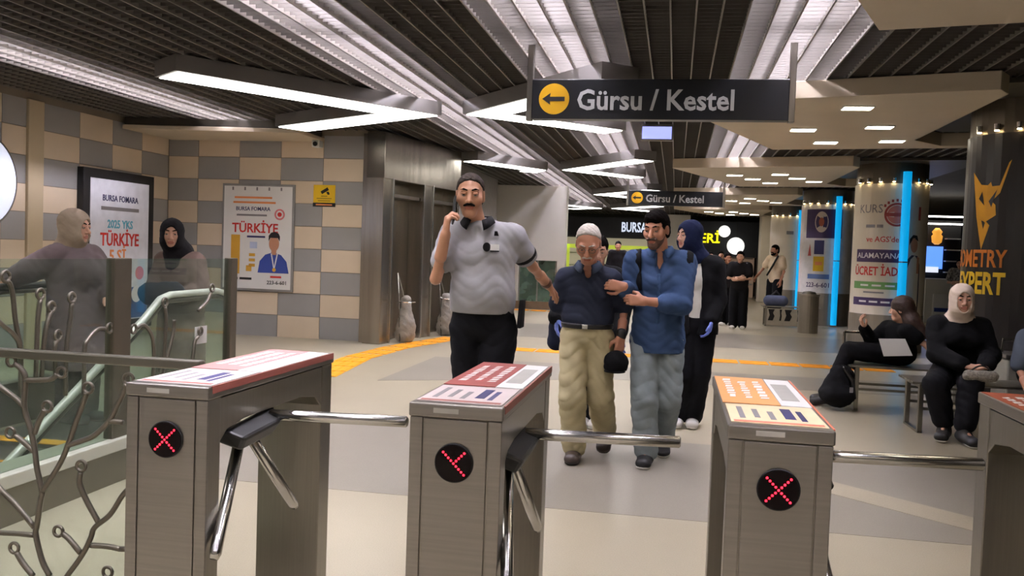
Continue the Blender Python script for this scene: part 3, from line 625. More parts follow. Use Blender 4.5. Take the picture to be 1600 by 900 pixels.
# printed man in a suit on the right part of the wrap
def cA_r(u,z): return cyl_fn(cA[0],cA[1],CR+.001,DEG(300)+u/CR,z)
shape(e,'print_suit',poly_geo([(-.19,0),(-.19,.55),(-.17,.85),(-.06,.96),(.06,.95),(.12,.8),(.13,.3),(.12,0)]),cA_r(0,.66),mat('print_suit',(58,54,66),.5),.002)
shape(e,'print_face',disc_geo(.07,20,0,0,.12),cA_r(-.02,1.78),SKINP,.002); shape(e,'print_hair',poly_geo([(-.09,-.02),(-.09,.08),(-.03,.15),(.05,.14),(.08,.05),(.02,.08),(-.05,.06)]),cA_r(-.02,1.80),BLACKPR,.003)
shape(e,'print_hand',poly_geo([(.05,-.2),(.1,-.2),(.1,.06),(.05,.08)]),cA_r(0,1.52),SKINP,.003)
shape(e,'red_mark',rect_geo(.05,.22,2),cA_r(.06,2.3),REDL,.002)
blue_tube(*cA, DEG(276), 'glowing blue tube on the column with the red stamp')
# column with purple head
cB = (3.45,21.4); e = column(*cB, 'round column with purple seal banner and yellow logo panel', mat('column_wrap_white',(212,208,204),.5), zb=.75)
def cB_l(u,z): return cyl_fn(cB[0],cB[1],CR+.001,DEG(258)+u/CR,z)
shape(e,'purple_band',rect_geo(.84,.66,12),cB_l(-.05,2.34),PURP,.002); shape(e,'seal',disc_geo(.15,24,0,0,.24),cB_l(-.09,2.38),mat('seal_pale',(214,196,180),.5),.003); shape(e,'seal',disc_geo(.06,20,0,0,.1),cyl_fn(cB[0],cB[1],CR+.004,DEG(258)-.09/CR,2.38),mat('seal_core',(176,90,60),.5),.001)
shape(e,'blue_badge',rect_geo(.22,.32,4),cB_l(-.12,1.80),NAVYP,.002); shape(e,'yellow_badge',rect_geo(.24,.34,4),cB_l(-.12,1.42),YELP,.002); shape(e,'badge_text',rect_geo(.16,.08,4),cyl_fn(cB[0],cB[1],CR+.003,DEG(258)-.12/CR,1.43),ORNP,.001)
shape(e,'red_mark',poly_geo([(-.05,-.14),(.0,.14),(.04,-.14)]),cB_l(-.34,1.74),REDL,.002)
shape(e,'blue_band',rect_geo(.5,.11,6),cB_l(-.12,1.13),mat('print_steel_blue',(96,120,170),.5),.002); letters(e,'223-6-601',.15,cB_l(-.12,.93),PURP,bold=.015,sx=.9,depth=.002)
blue_tube(*cB, DEG(281), 'glowing blue tube on the column with the purple seal')
cC = (3.35,27.2); e = column(*cC, 'plain pale round column behind the man in the beige shirt', COLW)
shape(e,'text_line',rect_geo(.2,.1,4),cyl_fn(cC[0],cC[1],CR+.001,DEG(262),2.3),GREYP,.002)
blue_tube(*cC, DEG(287), 'glowing blue tube on the plain pale column')
# big dark column
DARKW = mat('dark_wrap', (44,40,38), .3, .1, .12, 3)
cD = (3.52,9.75); e = column(*cD, 'big dark round column with yellow arrow logo', DARKW, zb=.3, dark=True)
def cD_l(u,z): return cyl_fn(cD[0],cD[1],CR+.001,DEG(219)+u/CR,z)
LG = mat('logo_yellow',(222,160,32),.45,0,.1,6)
shape(e,'logo',poly_geo([(-.22,.36),(-.1,.23),(-.02,.22),(.20,.46),(.11,.14),(.03,.06),(.07,.02),(.08,-.08),(-.02,-.14),(.02,-.18),(-.06,-.42),(-.14,-.1)]),cD_l(-.04,2.05),LG,.003)
shape(e,'logo_hole',poly_geo([(-.12,.09),(-.08,.16),(-.05,.02)]),cyl_fn(cD[0],cD[1],CR+.005,DEG(219)-.04/CR,2.05),DARKW,.001); shape(e,'logo_hole',poly_geo([(.0,.06),(.08,.17),(.03,.0)]),cyl_fn(cD[0],cD[1],CR+.005,DEG(219)-.04/CR,2.05),DARKW,.001)
letters(e,'GEOMETRY',.24,cD_l(.16,1.53),mat('logo_orange',(216,124,36),.45),bold=.025,align='RIGHT',sx=.66,depth=.003)
letters(e,'EXPERT',.30,cD_l(.16,1.28),mat('logo_bright',(232,190,36),.45),bold=.03,align='RIGHT',sx=.62,depth=.003)
# steel bins at column bases, ledge right
bn = empty('steel_bin', (4.25,14.9,0), 'cylindrical steel bin between the stamped column and the seal column', 'bin')
MB().lathe([(.2,0),(.2,.75),(.21,.76),(.21,.8)],(2.72,18.6,0),24).build('body', BASEM, bn, smooth=False); MB().lathe([(.15,.8),(.12,.84),(.02,.86)],(2.72,18.6,0),24).build('lid', DARKST, bn)
bn.location = (2.72,18.6,0)
for c in bn.children: c.matrix_parent_inverse = Matrix.Translation((-2.72,-18.6,0))
ld = empty('stone_ledge', (3.7,8.75,0), 'low grey ledge in front of the big dark column', 'ledge')
MB().box(3.02,4.6,8.62,9.02,0,.62).build('block', mat('ledge_grey',(140,136,124),.6), ld, bevel=.02); MB().box(3.0,4.62,8.6,9.04,.62,.66).build('top_slab', mat('ledge_dark',(70,66,62),.5), ld, bevel=.008)
MB().tube([(3.05,8.85,.66),(3.05,8.85,.78),(4.4,8.85,.78),(4.4,8.85,.66)],.015,8).build('rail', CHROME, ld)

# ------------------------------------------------------------------ benches
SEATM = mat('bench_steel', (150,146,136), .32, .85, .05, 5)
def bench(x0,x1,y0,y1,label,back=None):
    e = empty('steel_bench', ((x0+x1)/2,(y0+y1)/2,0), label, 'bench')
    n = 5; w = (y1-y0)/n
    for k in range(n): MB().box(x0,x1,y0+k*w+.006,y0+(k+1)*w-.006,.425,.445).build('slat', SEATM, e, bevel=.004)
    for xx in (x0+.08,x1-.08):
        for yy in (y0+.04,y1-.04): MB().box(xx-.02,xx+.02,yy-.02,yy+.02,0,.425).build('leg', SEATM, e, bevel=.004)
        MB().box(xx-.015,xx+.015,y0+.04,y1-.04,.39,.425).build('cross_bar', SEATM, e)
        MB().box(xx-.02,xx+.02,y0+.02,y1-.02,0,.02).build('foot_bar', SEATM, e)
    for yy in (y0+.04,y1-.04): MB().box(x0+.08,x1-.08,yy-.012,yy+.012,.2,.225).build('stretcher', SEATM, e)
    if back:
        for xx in (x0+.02,x1-.02): MB().tube([(xx,back,.44),(xx,back,.74)],.014,8).build('arm_post', CHROME, e)
        MB().tube([(x0+.02,back,.74),(x0+.4,back,.74)],.014,8).build('arm_rail', CHROME, e)
    return e
bench(1.72,2.95,8.95,9.45,'steel bench where the long haired person reclines',9.4)
bench(2.05,3.35,7.95,8.45,'steel bench under the seated woman in black')
b2 = bench(1.95,3.2,20.0,20.5,'far steel bench with black figures on its pale side panel')
MB().box(2.05,3.1,19.985,19.995,.02,.40).build('side_panel', mat('panel_pale',(176,168,152),.5), b2)
for k,(x,w) in enumerate(((2.14,.14),(2.34,.05),(2.5,.16),(2.72,.06),(2.92,.14))): shape(b2,'panel_figure',poly_geo([(-w/2,-.12),(-w/4,.0),(-w/2,.13),(w/2,.13),(w/4,.05),(w/2,-.02),(w/4,-.12)]),plane_fn((x,19.984,.25),(1,0,0),(0,0,1)),BLACKPR)
# ------------------------------------------------------------------ far white wall with window, far shops
WW = mat('far_white_wall', (206,202,192), .6, 0, .04, 1)
w3 = struct(MB().box(-5.5,-2.75,21.9,22.2,1.25,3.15).build('wall_far_left', WW))
MB().box(-5.5,-2.75,21.9,22.2,0,.2).build('kerb', mat('kerb_brown',(112,92,70),.6), w3)
MB().box(-5.5,-3.95,21.9,22.2,.2,1.25).build('pier', WW, w3); MB().box(-2.95,-2.75,21.9,22.2,.2,1.25).build('pier', WW, w3)
MB().box(-3.95,-2.95,22.0,22.02,.2,1.25).build('pane', glassmat('green_glass',(150,176,160),.05,.25), w3)
for x in (-3.93,-3.45,-2.98): MB().box(x-.02,x+.02,21.97,22.05,.2,1.25).build('mullion', CHROME, w3)
struct(MB().box(-9,14,36.5,36.8,0,3.5).build('wall_far', mat('far_dark',(40,38,38),.7)))
struct(MB().box(12.2,12.5,-4,40,0,3.5).build('wall_right', mat('right_wall',(150,142,130),.6)))
struct(MB().box(-8.2,-5.6,20.9,36.6,0,3.3).build('wall_left_far', WW))
def shop(x0,x1,y,label,fascia,txt,tm,glow,size,tx,frame=None,zf=(2.15,2.95)):
    e = empty('shopfront', ((x0+x1)/2,y,0), label, 'shop')
    MB().box(x0,x1,y,y+.3,zf[0],zf[1]).build('fascia', fascia, e, bevel=.01)
    MB().box(x0,x0+.12,y,y+.3,0,zf[0]).build('pier', fascia, e); MB().box(x1-.12,x1,y,y+.3,0,zf[0]).build('pier', fascia, e)
    MB().box(x0+.12,x1-.12,y+1.2,y+1.25,0,zf[0]).build('lit_back', glow, e)
    for k in range(3): MB().box(x0+.2,x1-.2,y+.9,y+1.15,.5+.5*k,.54+.5*k).build('shelf', WHITEP, e)
    if txt: letters(e,txt,size,plane_fn((tx,y-.002,(zf[0]+zf[1])/2),(1,0,0),(0,0,1)),tm,bold=.02,depth=.03,sx=.62 if len(txt) > 5 else 1.)
    if frame:
        for a in ((x0+.3,x1-.3,zf[0]-.45,zf[0]-.3),(x0+.3,x0+.5,.9,zf[0]-.3)): MB().box(a[0],a[1],y-.05,y+.05,a[2],a[3]).build('lime_frame', frame, e)
    return e
shop(-4.6,-.6,34,'far shop with glowing white BURSASPOR lettering and lime frame',mat('fascia_black',(22,24,30),.5),'BURSASPOR',emis('letters_white',(206,216,236),1.2),emis('shop_glow',(196,186,160),.45),.52,-1.25,emis('lime',(190,206,70),.7))
MB().box(-.6,.5,34,34.3,0,3.1).build('pier', WW, w3)
shop(.5,3.15,34,'far shop with yellow lettering on black fascia',mat('fascia_black',(22,24,30),.5),'ERİ',emis('letters_yellow',(236,226,20),1.4),emis('shop_glow2',(150,124,104),.35),.5,1.25,None,(1.55,2.9))
for (x,z,r,lab) in ((1.75,2.5,.22,'small white globe lamp below the yellow lettering'),(2.18,1.97,.32,'large white globe lamp in front of the yellow lettered shop')):
    e = empty('globe_lamp', (x,33.4,z), lab, 'lamp'); MB().ell((x,33.4,z),(r,r,r),20,12).build('globe', emis('globe_white',(244,244,240),1.2), e, smooth=True); MB().tube([(x,33.4,z+r),(x,33.4,3.17)],.012,6).build('cord', BLACKP, e)
# far pale pillars with banner
pb = empty('banner_pillar', (3.3,31.5,0), 'far square pale pillar carrying a purple banner', 'pillar')
MB().box(2.9,4.1,31.5,32.3,0,3.1).build('shaft', COLW, pb, bevel=.02); MB().box(3.3,4.0,31.45,31.5,1.55,2.9).build('banner', PURP, pb)
shape(pb,'seal',disc_geo(.15,20,0,0,.25),plane_fn((3.62,31.449,2.4),(1,0,0),(0,0,1)),mat('seal_pale',(214,196,180),.5)); shape(pb,'text_line',rect_geo(.4,.1),plane_fn((3.65,31.449,1.75),(1,0,0),(0,0,1)),PAPERW)
# lit kiosk on the right
kd = empty('display_kiosk', (6.8,24,0), 'bright shop kiosk with blue screen and white counter seen past the stamped column', 'kiosk')
MB().box(6.35,7.3,24.0,24.5,0,1.15).build('counter', WHITEP, kd, bevel=.02)
MB().box(6.3,7.5,25.2,25.3,0,2.7).build('back_panel', BLACKM, kd)
MB().box(6.4,7.05,25.1,25.18,1.4,2.0).build('screen', emis('kiosk_blue',(90,140,240),1.6), kd); MB().box(6.55,6.95,25.08,25.12,1.3,1.45).build('screen_foot', emis('kiosk_white',(220,226,240),1.2), kd)
MB().lathe([(.05,0),(.12,.06),(.14,.22),(.1,.27),(.13,.34),(.05,.44)],(6.85,25.0,2.05),16).build('lit_logo', emis('kiosk_orange',(236,160,60),1.0), kd, smooth=True)
MB().box(6.2,7.6,24.9,24.95,2.58,2.62).build('light_bar', WHITE_L, kd); MB().box(6.2,7.6,25.0,25.05,2.78,2.82).build('light_bar', WHITE_L, kd)
for k in range(4): MB().box(7.1,7.45,25.0,25.2,1.3+.3*k,1.33+.3*k).build('shelf', WHITEP, kd)
pn = empty('kiosk_board', (6.72,23.96,.6), 'pale notice board leaning on the kiosk counter', 'board'); MB().box(6.55,6.95,23.93,23.97,.0,.75).build('sheet', PAPERW, pn); MB().box(6.58,6.92,23.925,23.932,.3,.4).build('blue_line', BLUEP, pn)

# ================================================================== people: smooth distance-field bodies
f32 = np.float32
def smin(a,b,k):
    if k <= 0: return np.minimum(a,b)
    h = np.clip(.5+.5*(b-a)/k,0,1); return b*(1-h)+a*h-k*h*(1-h)
def smax(a,b,k): return -smin(-a,-b,k)
class Grid:
    def __init__(s, lo, hi, h):
        s.h = h; s.lo = np.array(lo,float); s.ax = [np.arange(lo[i]-2*h,hi[i]+3*h,h).astype(f32) for i in range(3)]
        s.V = np.full([len(a) for a in s.ax],.3,f32)
    def sub(s, lo, hi):
        sl = []
        for i in range(3):
            a = int(np.searchsorted(s.ax[i],lo[i])); b = int(np.searchsorted(s.ax[i],hi[i]))
            if b <= a: return None
            sl.append(slice(a,b))
        return tuple(sl), s.ax[0][sl[0]][:,None,None], s.ax[1][sl[1]][None,:,None], s.ax[2][sl[2]][None,None,:]
    def put(s, prim, off=0.):
        kind = prim[0]; k = prim[-2]; mode = prim[-1]; m = k+.06+abs(off)
        if kind == 'rc':
            a,b,ra,rb = prim[1:5]; a = np.array(a,float); b = np.array(b,float); R = max(ra,rb)+m
            q = s.sub(np.minimum(a,b)-R, np.maximum(a,b)+R)
            if q is None: return
            sl,X,Y,Z = q; ba = b-a; L2 = float(ba@ba)+1e-9
            t = np.clip(((X-a[0])*ba[0]+(Y-a[1])*ba[1]+(Z-a[2])*ba[2])/L2,0,1)
            d = np.sqrt((X-a[0]-t*ba[0])**2+(Y-a[1]-t*ba[1])**2+(Z-a[2]-t*ba[2])**2)-(ra+(rb-ra)*t)-off
        elif kind == 'fc':
            a,b,wa,wb,side = prim[1:6]; a = np.array(a,float); b = np.array(b,float); R = max(wa+wb)+m
            q = s.sub(np.minimum(a,b)-R, np.maximum(a,b)+R)
            if q is None: return
            sl,X,Y,Z = q; ba = b-a; L = np.linalg.norm(ba); ax = ba/L
            sd = np.array(side,float); sd = sd-ax*(sd@ax); sd /= np.linalg.norm(sd); fw = np.cross(ax,sd)
            x,y,z = X-a[0],Y-a[1],Z-a[2]
            al = x*ax[0]+y*ax[1]+z*ax[2]; t = np.clip(al/L,0,1); ov = al-t*L
            u = x*sd[0]+y*sd[1]+z*sd[2]; v = x*fw[0]+y*fw[1]+z*fw[2]
            w = wa[0]+(wb[0]-wa[0])*t+off; dp = wa[1]+(wb[1]-wa[1])*t+off
            kk = np.sqrt((u/w)**2+(v/dp)**2+(ov/dp)**2); d = (kk-1)*np.minimum(w,dp)
        else:
            c,ax,rad = prim[1:4]; c = np.array(c,float); R = max(rad)+m
            q = s.sub(c-R, c+R)
            if q is None: return
            sl,X,Y,Z = q; x,y,z = X-c[0],Y-c[1],Z-c[2]
            l = [(x*ax[i][0]+y*ax[i][1]+z*ax[i][2])/(rad[i]+off) for i in range(3)]
            k0 = np.sqrt(l[0]**2+l[1]**2+l[2]**2); k1 = np.sqrt(sum((l[i]/(rad[i]+off))**2 for i in range(3)))+1e-6
            d = k0*(k0-1)/k1
        d = d.astype(f32)
        s.V[sl] = smin(s.V[sl],d,k) if mode == 'u' else smax(s.V[sl],-d,k)
    def cut(s, p, n, k=0.):       # keep the side n points to
        p = np.array(p,float); n = np.array(n,float); n = n/np.linalg.norm(n)
        d = -((s.ax[0][:,None,None]-p[0])*n[0]+(s.ax[1][None,:,None]-p[1])*n[1]+(s.ax[2][None,None,:]-p[2])*n[2])
        s.V = smax(s.V,d.astype(f32),k) if k else np.maximum(s.V,d.astype(f32))
    def wrinkle(s, amp, seed=0., fq=1.):
        X,Y,Z = s.ax[0][:,None,None]*fq+seed, s.ax[1][None,:,None]*fq+seed, s.ax[2][None,None,:]*fq
        a = np.sin(38*Z+3*np.sin(13*X+9*Y+seed)+9*X); b = np.sin(26*X+33*Z+2*np.sin(17*Y)); c = np.sin(27*Y-21*Z+15*X)
        s.V = s.V+(amp*((1-2*np.sqrt(np.abs(a)))*.45+b*.4+(1-2*np.sqrt(np.abs(c)))*.35)).astype(f32)
    def extract(s):
        V = s.V; ins = V < 0; nx,ny,nz = V.shape
        c = [ins[dx:nx-1+dx,dy:ny-1+dy,dz:nz-1+dz] for dx in (0,1) for dy in (0,1) for dz in (0,1)]
        al = c[0].copy(); an = c[0].copy()
        for q in c[1:]: al &= q; an |= q
        act = an & ~al; I,J,K = np.nonzero(act)
        idx = np.full(act.shape,-1,np.int64); idx[I,J,K] = np.arange(len(I))
        acc = np.zeros((len(I),3)); cnt = np.zeros(len(I))
        cor = [(dx,dy,dz) for dx in (0,1) for dy in (0,1) for dz in (0,1)]
        for a in cor:
            for ax in range(3):
                if a[ax] == 1: continue
                b = list(a); b[ax] = 1
                va = V[I+a[0],J+a[1],K+a[2]]; vb = V[I+b[0],J+b[1],K+b[2]]
                cr = (va < 0) != (vb < 0); t = np.where(cr, va/np.where(va-vb == 0,1,va-vb), 0)
                p = np.tile(np.array(a,float),(len(I),1)); p[:,ax] = t
                acc[cr] += p[cr]; cnt[cr] += 1
        P = np.stack([I,J,K],1)+acc/cnt[:,None]; o = np.array([s.ax[i][0] for i in range(3)]); P = P*s.h+o
        F = []
        for ax in range(3):
            A = np.moveaxis(ins,ax,0); a0 = A[:-1]; a1 = A[1:]; x = a0 != a1
            ii,jj,kk = np.nonzero(x[:,1:-1,1:-1]); jj += 1; kk += 1
            M_ = np.moveaxis(idx,ax,0)
            q = np.stack([M_[ii,jj-1,kk-1],M_[ii,jj,kk-1],M_[ii,jj,kk],M_[ii,jj-1,kk]],1)
            fl = a0[ii,jj,kk] if ax != 1 else ~a0[ii,jj,kk]
            q[~fl] = q[~fl][:,::-1]; F.append(q)
        return P, np.concatenate(F)
def np_mesh(name, P, F, mi=None):
    me = bpy.data.meshes.new(name); me.vertices.add(len(P)); me.vertices.foreach_set('co', P.astype(f32).ravel())
    me.loops.add(F.size); me.loops.foreach_set('vertex_index', F.ravel().astype(np.int32))
    me.polygons.add(len(F)); me.polygons.foreach_set('loop_start', np.arange(0,F.size,4,dtype=np.int32)); me.polygons.foreach_set('loop_total', np.full(len(F),4,np.int32))
    me.polygons.foreach_set('use_smooth', np.ones(len(F),bool))
    if mi is not None: me.polygons.foreach_set('material_index', mi.astype(np.int32))
    me.update(); me.validate(); return me
def merge(parts):
    P = []; F = []; n = 0
    for p,f in parts: P.append(p); F.append(f+n); n += len(p)
    return np.concatenate(P), np.concatenate(F)
def unit(v): v = np.array(v,float); return v/np.linalg.norm(v)
def RC(a,b,ra,rb,k=.03,mode='u'): return ('rc',a,b,ra,rb,k,mode)
def FC(a,b,wa,wb,side,k=.04,mode='u'): return ('fc',a,b,wa,wb,side,k,mode)
def bounds(prims, pad=.04):
    lo = np.full(3,1e9); hi = -lo
    for p in prims:
        if p[-1] != 'u': continue
        if p[0] == 'el': c = np.array(p[1],float); r = max(p[3]); lo = np.minimum(lo,c-r); hi = np.maximum(hi,c+r)
        else:
            r = max(p[3],p[4]) if p[0] == 'rc' else max(p[3]+p[4])
            for e in p[1:3]: e = np.array(e,float); lo = np.minimum(lo,e-r); hi = np.maximum(hi,e+r)
    return lo-pad, hi+pad
def sdf(prims, h, off=0., cuts=(), wr=None, pad=.05, lohi=None, late=False):
    lo,hi = lohi if lohi else bounds(prims,pad+abs(off)); g = Grid(lo,hi,h)
    for p in prims: g.put(p, off if p[-1] == 'u' else 0.)
    if wr and not late: g.wrinkle(*wr)
    for c in cuts: g.cut(*c)
    if wr and late: g.wrinkle(*wr)
    return g.extract()

def head_frame(fwd, up=(0,0,1)):
    f = unit(fwd); r = unit(np.cross(f,up)); u = np.cross(r,f); return np.stack([r,f,u])    # rows: right, forward, up
def head_prims(c, R, s=1., fem=False, ears=True):
    c = np.array(c,float); L = lambda x,y,z: c+(R.T@np.array([x,y,z]))*s
    j = .92 if fem else 1.
    E = lambda p,rad,k=.02,mode='u': ('el',L(*p),R,tuple(r*s for r in rad),k*s,mode)
    P = [E((0,-.012,.035),(.076,.096,.084)), E((0,.022,-.035),(.060*j,.070,.084*j),.03), ('rc',L(-.012,.066,-.098*j),L(.012,.066,-.098*j),.024*s*j,.024*s*j,.03*s,'u'),
        E((.042,.052,-.018),(.03,.03,.03),.03), E((-.042,.052,-.018),(.03,.03,.03),.03),
        ('rc',L(-.036,.078,.030),L(.036,.078,.030),.013*s*j,.013*s*j,.02*s,'u'),
        E((.033,.104,.010),(.017,.022,.011),.014,'s'), E((-.033,.104,.010),(.017,.022,.011),.014,'s'),
        ('rc',L(0,.088,.016),L(0,.111,-.026),.009*s,.0135*s,.010*s,'u'), E((.013,.100,-.031),(.009,.010,.008),.008), E((-.013,.100,-.031),(.009,.010,.008),.008),
        ('rc',L(-.020,.088,-.056),L(.020,.088,-.056),.0075*s,.0075*s,.006*s,'u'), ('rc',L(-.016,.088,-.069),L(.016,.088,-.069),.0085*s,.0085*s,.006*s,'u'),
        ('rc',L(-.024,.100,-.0625),L(.024,.100,-.0625),.003*s,.003*s,.003*s,'s'),
        E((.077,-.008,-.004),(.010,.020,.033),.008), E((-.077,-.008,-.004),(.010,.020,.033),.008), E((.088,-.006,-.002),(.007,.011,.02),.006,'s'), E((-.088,-.006,-.002),(.007,.011,.02),.006,'s')]
    if ears is False: P = P[:-4]
    return P, L
def hand_prims(w, d, n, side, curl=.3, s=1., spread=.0, thumb=.5, idx=None):
    w = np.array(w,float); d = unit(d); n = np.array(n,float); n = unit(n-d*(n@d)); t = np.cross(d,n) if side == 'R' else np.cross(n,d)
    P = []; L = lambda a,b,c: w+(d*a+t*b+n*c)*s
    off = (.027,.009,-.009,-.026); kn = (.088,.092,.088,.080); ln = (.072,.080,.074,.058)
    for o,kd in zip(off,kn): P.append(RC(L(-.005,o*.55,0),L(kd,o,0),.017*s,.0125*s,.012))
    for i,(o,kd,l) in enumerate(zip(off,kn,ln)):
        c = curl if idx is None or i else idx
        p = L(kd,o,0); a = 0; dd = unit(d+t*o*spread*20)
        for q,fr,r0,r1 in ((55,.44,.0098,.009),(75,.31,.009,.0082),(45,.25,.0082,.007)):
            a += math.radians(q)*c; v = dd*math.cos(a)+n*math.sin(a); e = p+v*l*fr*s; P.append(RC(p,e,r0*s,r1*s,.004)); p = e
    a = L(.018,.022,.004); b = a+unit(d*.62+t*.72+n*(.15+.5*thumb))*.042*s; c = b+unit(d*.85+t*(.45-.6*thumb)+n*(.1+.55*thumb))*.034*s; e = c+unit(d*.9+t*(.2-.7*thumb)+n*(.1+.4*thumb))*.026*s
    P += [RC(a,b,.0155*s,.0125*s,.012), RC(b,c,.0118*s,.0105*s,.004), RC(c,e,.0105*s,.008*s,.004)]
    return P
SK = {}
def skin(rgb):
    k = 'skin_%d_%d_%d'%rgb; return mat(k, rgb, .5, 0, .07, 14, .08, 220)
def cloth(name, rgb, rough=.9, bump=.12, bs=420, var=.08): return mat(name, rgb, rough, 0, var, 9, min(bump,.15), max(bs,420), spec=.15)
EYEW = mat('eye_white', (150,142,134), .35); EYEB = mat('eye_iris', (30,20,15), .5, spec=.2); LIPM = {}
def person(label, J, o, group=None):
    h = o.get('h',.011); fine = o.get('fine',.0055); fem = o.get('fem',False); s = o.get('s',1.)
    J = {k: np.array(v,float) for k,v in J.items()}
    hs = o.get('hs',1.); R = head_frame(o['face'], o.get('up',(0,0,1)))
    P_,W_,C_,N_ = J['pelvis'],J['waist'],J['chest'],J['neck']
    sd = unit(J['shL']-J['shR']); hsd = unit(J['hipL']-J['hipR'])
    hw,hd,ww,wd,cw,cd = o.get('torso',(.165,.115,.15,.105,.165,.115))
    T_ = (J['shL']+J['shR'])/2*.6+N_*.4
    torso = [FC(P_,W_,(hw,hd),(ww,wd),hsd), FC(W_,C_,(ww,wd),(cw,cd),sd), FC(C_,T_-np.array([0,0,.04]),(cw,cd),(cw*.82,cd*.72),sd), RC(N_-np.array([0,0,.035]),J['shL'],.052*s,.05*s,.05), RC(N_-np.array([0,0,.035]),J['shR'],.052*s,.05*s,.05)]
    if 'belly' in o: torso.append(('el',o['belly'][0],np.eye(3),o['belly'][1],.06,'u'))
    if 'bust' in o:
        for q in o['bust'][0]: torso.append(('el',q,np.eye(3),o['bust'][1],.05,'u'))
    def arm(sx, fu=1., ff=1., g=0.):
        a,b,c = J['sh'+sx],J['el'+sx],J['wr'+sx]; r = []
        b2 = a+(b-a)*fu; r.append(RC(a,b2,(.056+g)*s,(.056-.016*fu+g)*s,.03))
        if ff > 0: c2 = b+(c-b)*ff; r.append(RC(b,c2,(.043+g)*s,(.043-.014*ff+g)*s,.02))
        return r
    def leg(sx, top=.088, kn=.057, an=.038, fr=1.):
        a,b,c = J['hip'+sx],J['kn'+sx],J['an'+sx]; c2 = b+(c-b)*fr
        return [RC(a,b,top*s,kn*s,.04), RC(b,c2,kn*s,(kn+(an-kn)*fr)*s,.03)]
    hp, L = head_prims(J['head'], R, hs, fem, o.get('hair') != 'hijab')
    neck = [RC(N_-np.array([0,0,.05]), L(0,-.03,-.03), .056*s, .054*s*(.9 if fem else 1), .03)]
    feet = []
    for sx in 'LR': feet.append(RC(J['an'+sx], J['toe'+sx], .035*s, .028*s, .02))
    coarse = torso+neck+arm('L')+arm('R')+leg('L')+leg('R')+feet
    parts = [sdf(coarse, max(h,.012), off=-.012)]
    # head (fine) with the upper neck
    parts.append(sdf(hp+neck, fine, 0, [(N_+np.array([0,0,-.03]),(0,0,1))], pad=.03))
    for sx in 'LR':
        q = o.get('hand'+sx)
        if q and not q.get('glove'): parts.append(sdf(hand_prims(J['wr'+sx],q['d'],q['n'],sx,q.get('curl',.3),s*q.get('s',1.),q.get('spread',0),q.get('thumb',.5),q.get('idx'))+[RC(J['el'+sx]*.5+J['wr'+sx]*.5,J['wr'+sx],.034*s,.028*s,.012)], o.get('hfine',.0048), pad=.02))
    Pm,Fm = merge(parts)
    # lips as a second material slot
    lc = L(0,.094,-.0625); fc_ = Pm[Fm].mean(1); lv = (fc_-lc)@R.T/hs
    mi = ((np.abs(lv[:,0]/.026)**2+np.abs(lv[:,2]/.0135)**2 < 1) & (np.abs(lv[:,1]) < .022)).astype(int)
    sk = o['skin']; me = np_mesh('person', Pm, Fm, mi)
    lip = mat('lips_%d_%d_%d'%sk, (int(sk[0]*.86),int(sk[1]*.70),int(sk[2]*.70)), .45)
    body = bpy.data.objects.new('person', me); COL.objects.link(body); me.materials.append(skin(sk)); me.materials.append(lip)
    tag(body, label, 'person', group)
    def part(name, pf, m, parent=body, mi=None):
        if len(pf[0]) < 4: return None
        o2 = bpy.data.objects.new(name, np_mesh(name,pf[0],pf[1])); COL.objects.link(o2); o2.data.materials.append(m); o2.parent = parent; return o2
    # eyes and brows
    if o.get('eyes',True) and fine < .009:
        for sx in (1,-1):
            m_ = MB(); cpos = L(sx*.033,.0835,.009); m_.ell((0,0,0),(.0125*hs,.0125*hs,.0115*hs),12,8)
            vs = [cpos+R.T@np.array(v) for v in m_.v]; m2 = MB(); m2.add(vs,m_.f); eo = m2.build('eye', [EYEW,EYEB], body, smooth=True)
            lid = o.get('gaze',(0,1,-.15)); gz = R.T@unit(lid)
            for p in eo.data.polygons:
                if (np.array(p.center)-cpos)@gz > .0105*hs: p.material_index = 1
            lidp = [('el',L(sx*.033,.0845,.0152),R,(.0155*hs,.0132*hs,.0092*hs),.002,'u')]
            part('eyelid', sdf(lidp,.003,pad=.01), skin(sk))
            bz = .033
            part('eyebrow', sdf([RC(L(sx*.014,.093,bz),L(sx*.033,.091,bz+.006),.0045*hs,.005*hs,.004),RC(L(sx*.033,.091,bz+.006),L(sx*.052,.076,bz+.001),.005*hs,.003*hs,.004)],.0035,pad=.01), o.get('browm') or o['hairm'])
    # hair
    if o.get('hair') == 'short':
        hl = o.get('hairline',(.082,.072)); th = o.get('hairth',.013)
        cr = [('el',L(0,-.014,.038),R,((.076+th*.7)*hs,(.096+th)*hs,(.084+th*1.1)*hs),.02,'u'),('el',L(0,-.035,-.02),R,((.069+th)*hs,(.07+th)*hs,(.075)*hs),.02,'u')]
        n1 = R.T@np.array([0,-.79,.61]); p1 = L(0,hl[0],hl[1]); n2 = R.T@np.array([0,-.35,1.]); p2 = L(0,-.06,-.07)
        if 'quiff' in o: q = o['quiff']; cr.append(('el',L(*q[0]),R,tuple(v*hs for v in q[1]),.025,'u'))
        for sx in (1,-1): cr.append(('el',L(sx*.092,.004,-.006),R,(.030*hs,.030*hs,.042*hs),.008,'s'))
        for sx in (1,-1): cr.append(('el',L(sx*.075,.075,.045),R,(.034*hs,.034*hs,.05*hs),.012,'s'))
        part('hair', sdf(cr, fine, 0, [(p1,n1,.012),(p2,n2,.01)], wr=(.0026,1.3,6.), pad=.03, late=True), o['hairm'])
    elif o.get('hair') == 'long':
        cr = [('el',L(0,-.014,.04),R,(.092*hs,.11*hs,.098*hs),.02,'u')]
        for q in o.get('locks',()): cr.append(RC(q[0],q[1],q[2],q[3],.03))
        cr.append(('el',L(0,.115,-.035),R,(.06*hs,.075*hs,.09*hs),.01,'s'))
